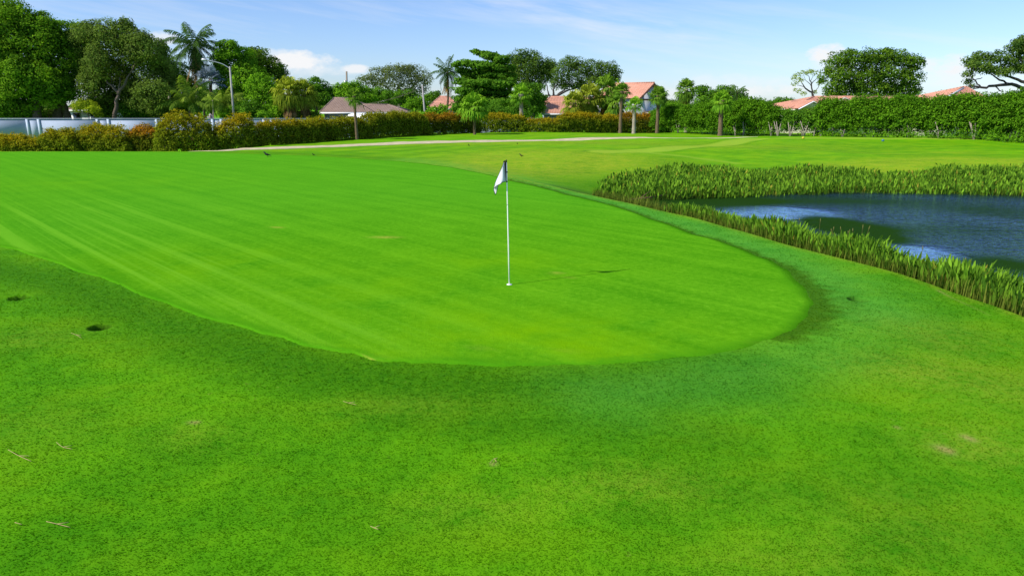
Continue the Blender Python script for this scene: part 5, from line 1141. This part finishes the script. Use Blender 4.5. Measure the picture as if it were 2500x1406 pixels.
# ------------------------------------------------------------------ short grass of the fringe near the camera
def mat_blades():
    m, g, out = new_mat('fringe grass blade'); p = g.pos()
    c, fine, vf = turf_colour(g, p); t = g.attr('tone')
    c = g.mix(1.0, c, g.mix(t, (.70, .75, .62), (1.04, 1.05, 1.08)), 'MULTIPLY')
    d = g.n('ShaderNodeBsdfDiffuse', {'Color': c}); tr = g.n('ShaderNodeBsdfTranslucent', {'Color': c})
    mx = g.n('ShaderNodeMixShader', {0: .5, 1: d.outputs[0], 2: tr.outputs[0]}); m.node_tree.links.new(mx.outputs[0], out.inputs[0]); return m
NB = 680000
rr = 3.3 * (34 / 3.3) ** rng.random(NB) ; aa = rng.uniform(R(-58), R(58), NB)
bx, by = rr * np.sin(aa), rr * np.cos(aa)
k = (~inside(bx, by, GREEN) | ((seg_dist(bx, by, GREEN) < .16 * rng.random(NB)) & (rr < 20))) & ~inside(bx, by, LIP)
for hx, hy in HOLES: k &= np.hypot(bx - hx, by - hy) > .145
dens = .5 + .5 * np.sin(bx * 21 + 3 * np.sin(by * 13)) * np.sin(by * 19 + 2 * np.sin(bx * 9))
k &= rng.random(NB) < .45 + .55 * dens
bx, by, rr = bx[k], by[k], rr[k]; n = len(bx); bz = height(bx, by)
az = rng.uniform(0, 6.283, n); d = np.stack((np.cos(az), np.sin(az), 0 * az), 1); s = np.stack((-d[:, 1], d[:, 0], 0 * az), 1)
L = rng.uniform(.010, .023, n) * (.8 + .3 * np.minimum(rr, 12) / 8); wd = (rng.uniform(.0022, .004, n) * (rr / 5))[:, None]
b = np.stack((bx, by, bz - .002), 1); m_ = b + d * (L * .35)[:, None] + np.array((0, 0, 1)) * (L * .40)[:, None]; t = b + d * (L * rng.uniform(.5, 1.1, n))[:, None] + np.array((0, 0, 1)) * (L * .52)[:, None]
Q = np.stack((b, m_ + s * wd, t, m_ - s * wd), 1)
tag(quad_obj('fringe_grass', Q, np.clip(rng.random(n), 0, 1), mat_blades(), None, turf(bx, by)), kind='stuff')

# ------------------------------------------------------------------ daylight
sx, sy = gp(1543, 659) - gp(1243.5, 697)
SUN_EL = math.atan2(2.12, math.hypot(sx, sy)); SUN_AZ = math.atan2(-sx, -sy)      # azimuth of the sun from +Y towards +X
w = bpy.data.worlds.new('World'); sc.world = w; w.use_nodes = True; w.node_tree.nodes.clear(); g = NT(w.node_tree)
out = g.n('ShaderNodeOutputWorld')
sky = g.n('ShaderNodeTexSky', sky_type='NISHITA', sun_disc=False)
sky.sun_elevation = SUN_EL; sky.sun_rotation = SUN_AZ; sky.air_density = 1.0; sky.dust_density = .35; sky.ozone_density = 2.2; sky.altitude = 0
dirv = g.n('ShaderNodeTexCoord').outputs['Generated']
sp = g.n('ShaderNodeSeparateXYZ', {'Vector': dirv})
azn = g.math('ARCTAN2', sp.outputs[0], sp.outputs[1]); eln = g.math('ARCSINE', sp.outputs[2])
def azel(px, py): a, b, c = ray(px, py); return math.atan2(a, b), math.atan2(c, math.hypot(a, b))
n1 = g.noise(26, g.scaled(dirv, 1, 1, 1.7), 6, .62); n2 = g.noise(7, g.scaled(dirv, 1, 1, 2.5), 4, .6)
cl = None
for px, py, wx, hy_, amt in ((735, 152, 95, 26, 1.0), (690, 140, 50, 18, .6), (860, 170, 45, 11, .85), (770, 172, 110, 20, .5), (2020, 130, 45, 20, 1.0), (2040, 160, 60, 22, .5), (2290, 160, 75, 26, .95), (2300, 190, 80, 24, .6), (1880, 222, 110, 16, .75),
                             (395, 95, 45, 16, .7), (1640, 228, 60, 14, .5), (1400, 215, 200, 20, .35), (1800, 205, 160, 24, .35), (2700, 150, 160, 40, .8), (-300, 120, 160, 40, .8)):
    a0, e0 = azel(px, py); sxr, syr = wx / F, hy_ / F
    u = g.math('DIVIDE', g.math('SUBTRACT', azn, a0), sxr); v = g.math('DIVIDE', g.math('SUBTRACT', eln, e0), syr)
    r2 = g.math('ADD', g.math('MULTIPLY', u, u), g.math('MULTIPLY', v, v))
    dn_ = g.math('SUBTRACT', g.math('ADD', 1.0, g.math('MULTIPLY', g.math('SUBTRACT', n1, .5), 3.4)), r2)
    m1 = g.ramp(dn_, .05, .95, 0, amt); cl = m1 if cl is None else g.math('MAXIMUM', cl, m1)
# high thin cirrus streaks
a0, e0 = azel(1420, 45); rot = g.n('ShaderNodeVectorRotate', {'Vector': g.n('ShaderNodeCombineXYZ', {0: g.math('SUBTRACT', azn, a0), 1: g.math('SUBTRACT', eln, e0), 2: 0.0}).outputs[0], 'Angle': R(9)}, rotation_type='Z_AXIS').outputs[0]
s2 = g.n('ShaderNodeSeparateXYZ', {'Vector': rot}); ci = g.noise(1.0, g.scaled(rot, 5, 42, 1), 5, .62)
env = g.math('SUBTRACT', 1.0, g.math('ADD', g.math('POWER', g.math('ABSOLUTE', g.math('DIVIDE', s2.outputs[0], .30)), 2.0), g.math('POWER', g.math('ABSOLUTE', g.math('DIVIDE', s2.outputs[1], .035)), 2.0)))
cir = g.math('MULTIPLY', g.ramp(ci, .40, .70), g.ramp(env, 0, .9, 0, .5))
ci2 = g.noise(1.0, g.scaled(rot, 2.2, 26, 1), 5, .6); cir = g.math('MAXIMUM', cir, g.ramp(ci2, .48, .75, 0, .38))
cl = g.math('MAXIMUM', cl, cir)
SKYK = .098; EXPO = .35
skyc = g.mix(1.0, sky.outputs[0], (.87, 1.015, 1.37), 'MULTIPLY')
bgc = g.mix(cl, skyc, tuple(x / SKYK / 2 ** EXPO for x in (.93, .94, .96)))
bg = g.n('ShaderNodeBackground', {'Color': bgc, 'Strength': SKYK})
w.node_tree.links.new(bg.outputs[0], out.inputs[0])
sun = bpy.data.lights.new('sun', 'SUN'); sun.energy = 4.2; sun.angle = R(.45); sun.color = (1.0, .95, .86)
so = bpy.data.objects.new('sun', sun); COL.objects.link(so)
from mathutils import Vector
dvec = Vector((sx, sy, -2.12)); so.rotation_euler = dvec.to_track_quat('-Z', 'Y').to_euler(); so.location = (-30, -15, 40)

# ------------------------------------------------------------------ camera and view
cam = bpy.data.cameras.new('camera'); cam.sensor_width = 36; cam.lens = 36 * F / 2500; cam.clip_start = .05; cam.clip_end = 6000
co = bpy.data.objects.new('camera', cam); COL.objects.link(co); co.location = (0, 0, CAMH); co.rotation_euler = (math.pi / 2 - TH, 0, 0)
sc.camera = co
sc.view_settings.view_transform = 'Standard'; sc.view_settings.look = 'None'; sc.view_settings.exposure = EXPO; sc.view_settings.gamma = 1
sc.cycles.max_bounces = 6; sc.cycles.transparent_max_bounces = 4; sc.cycles.sample_clamp_indirect = 4
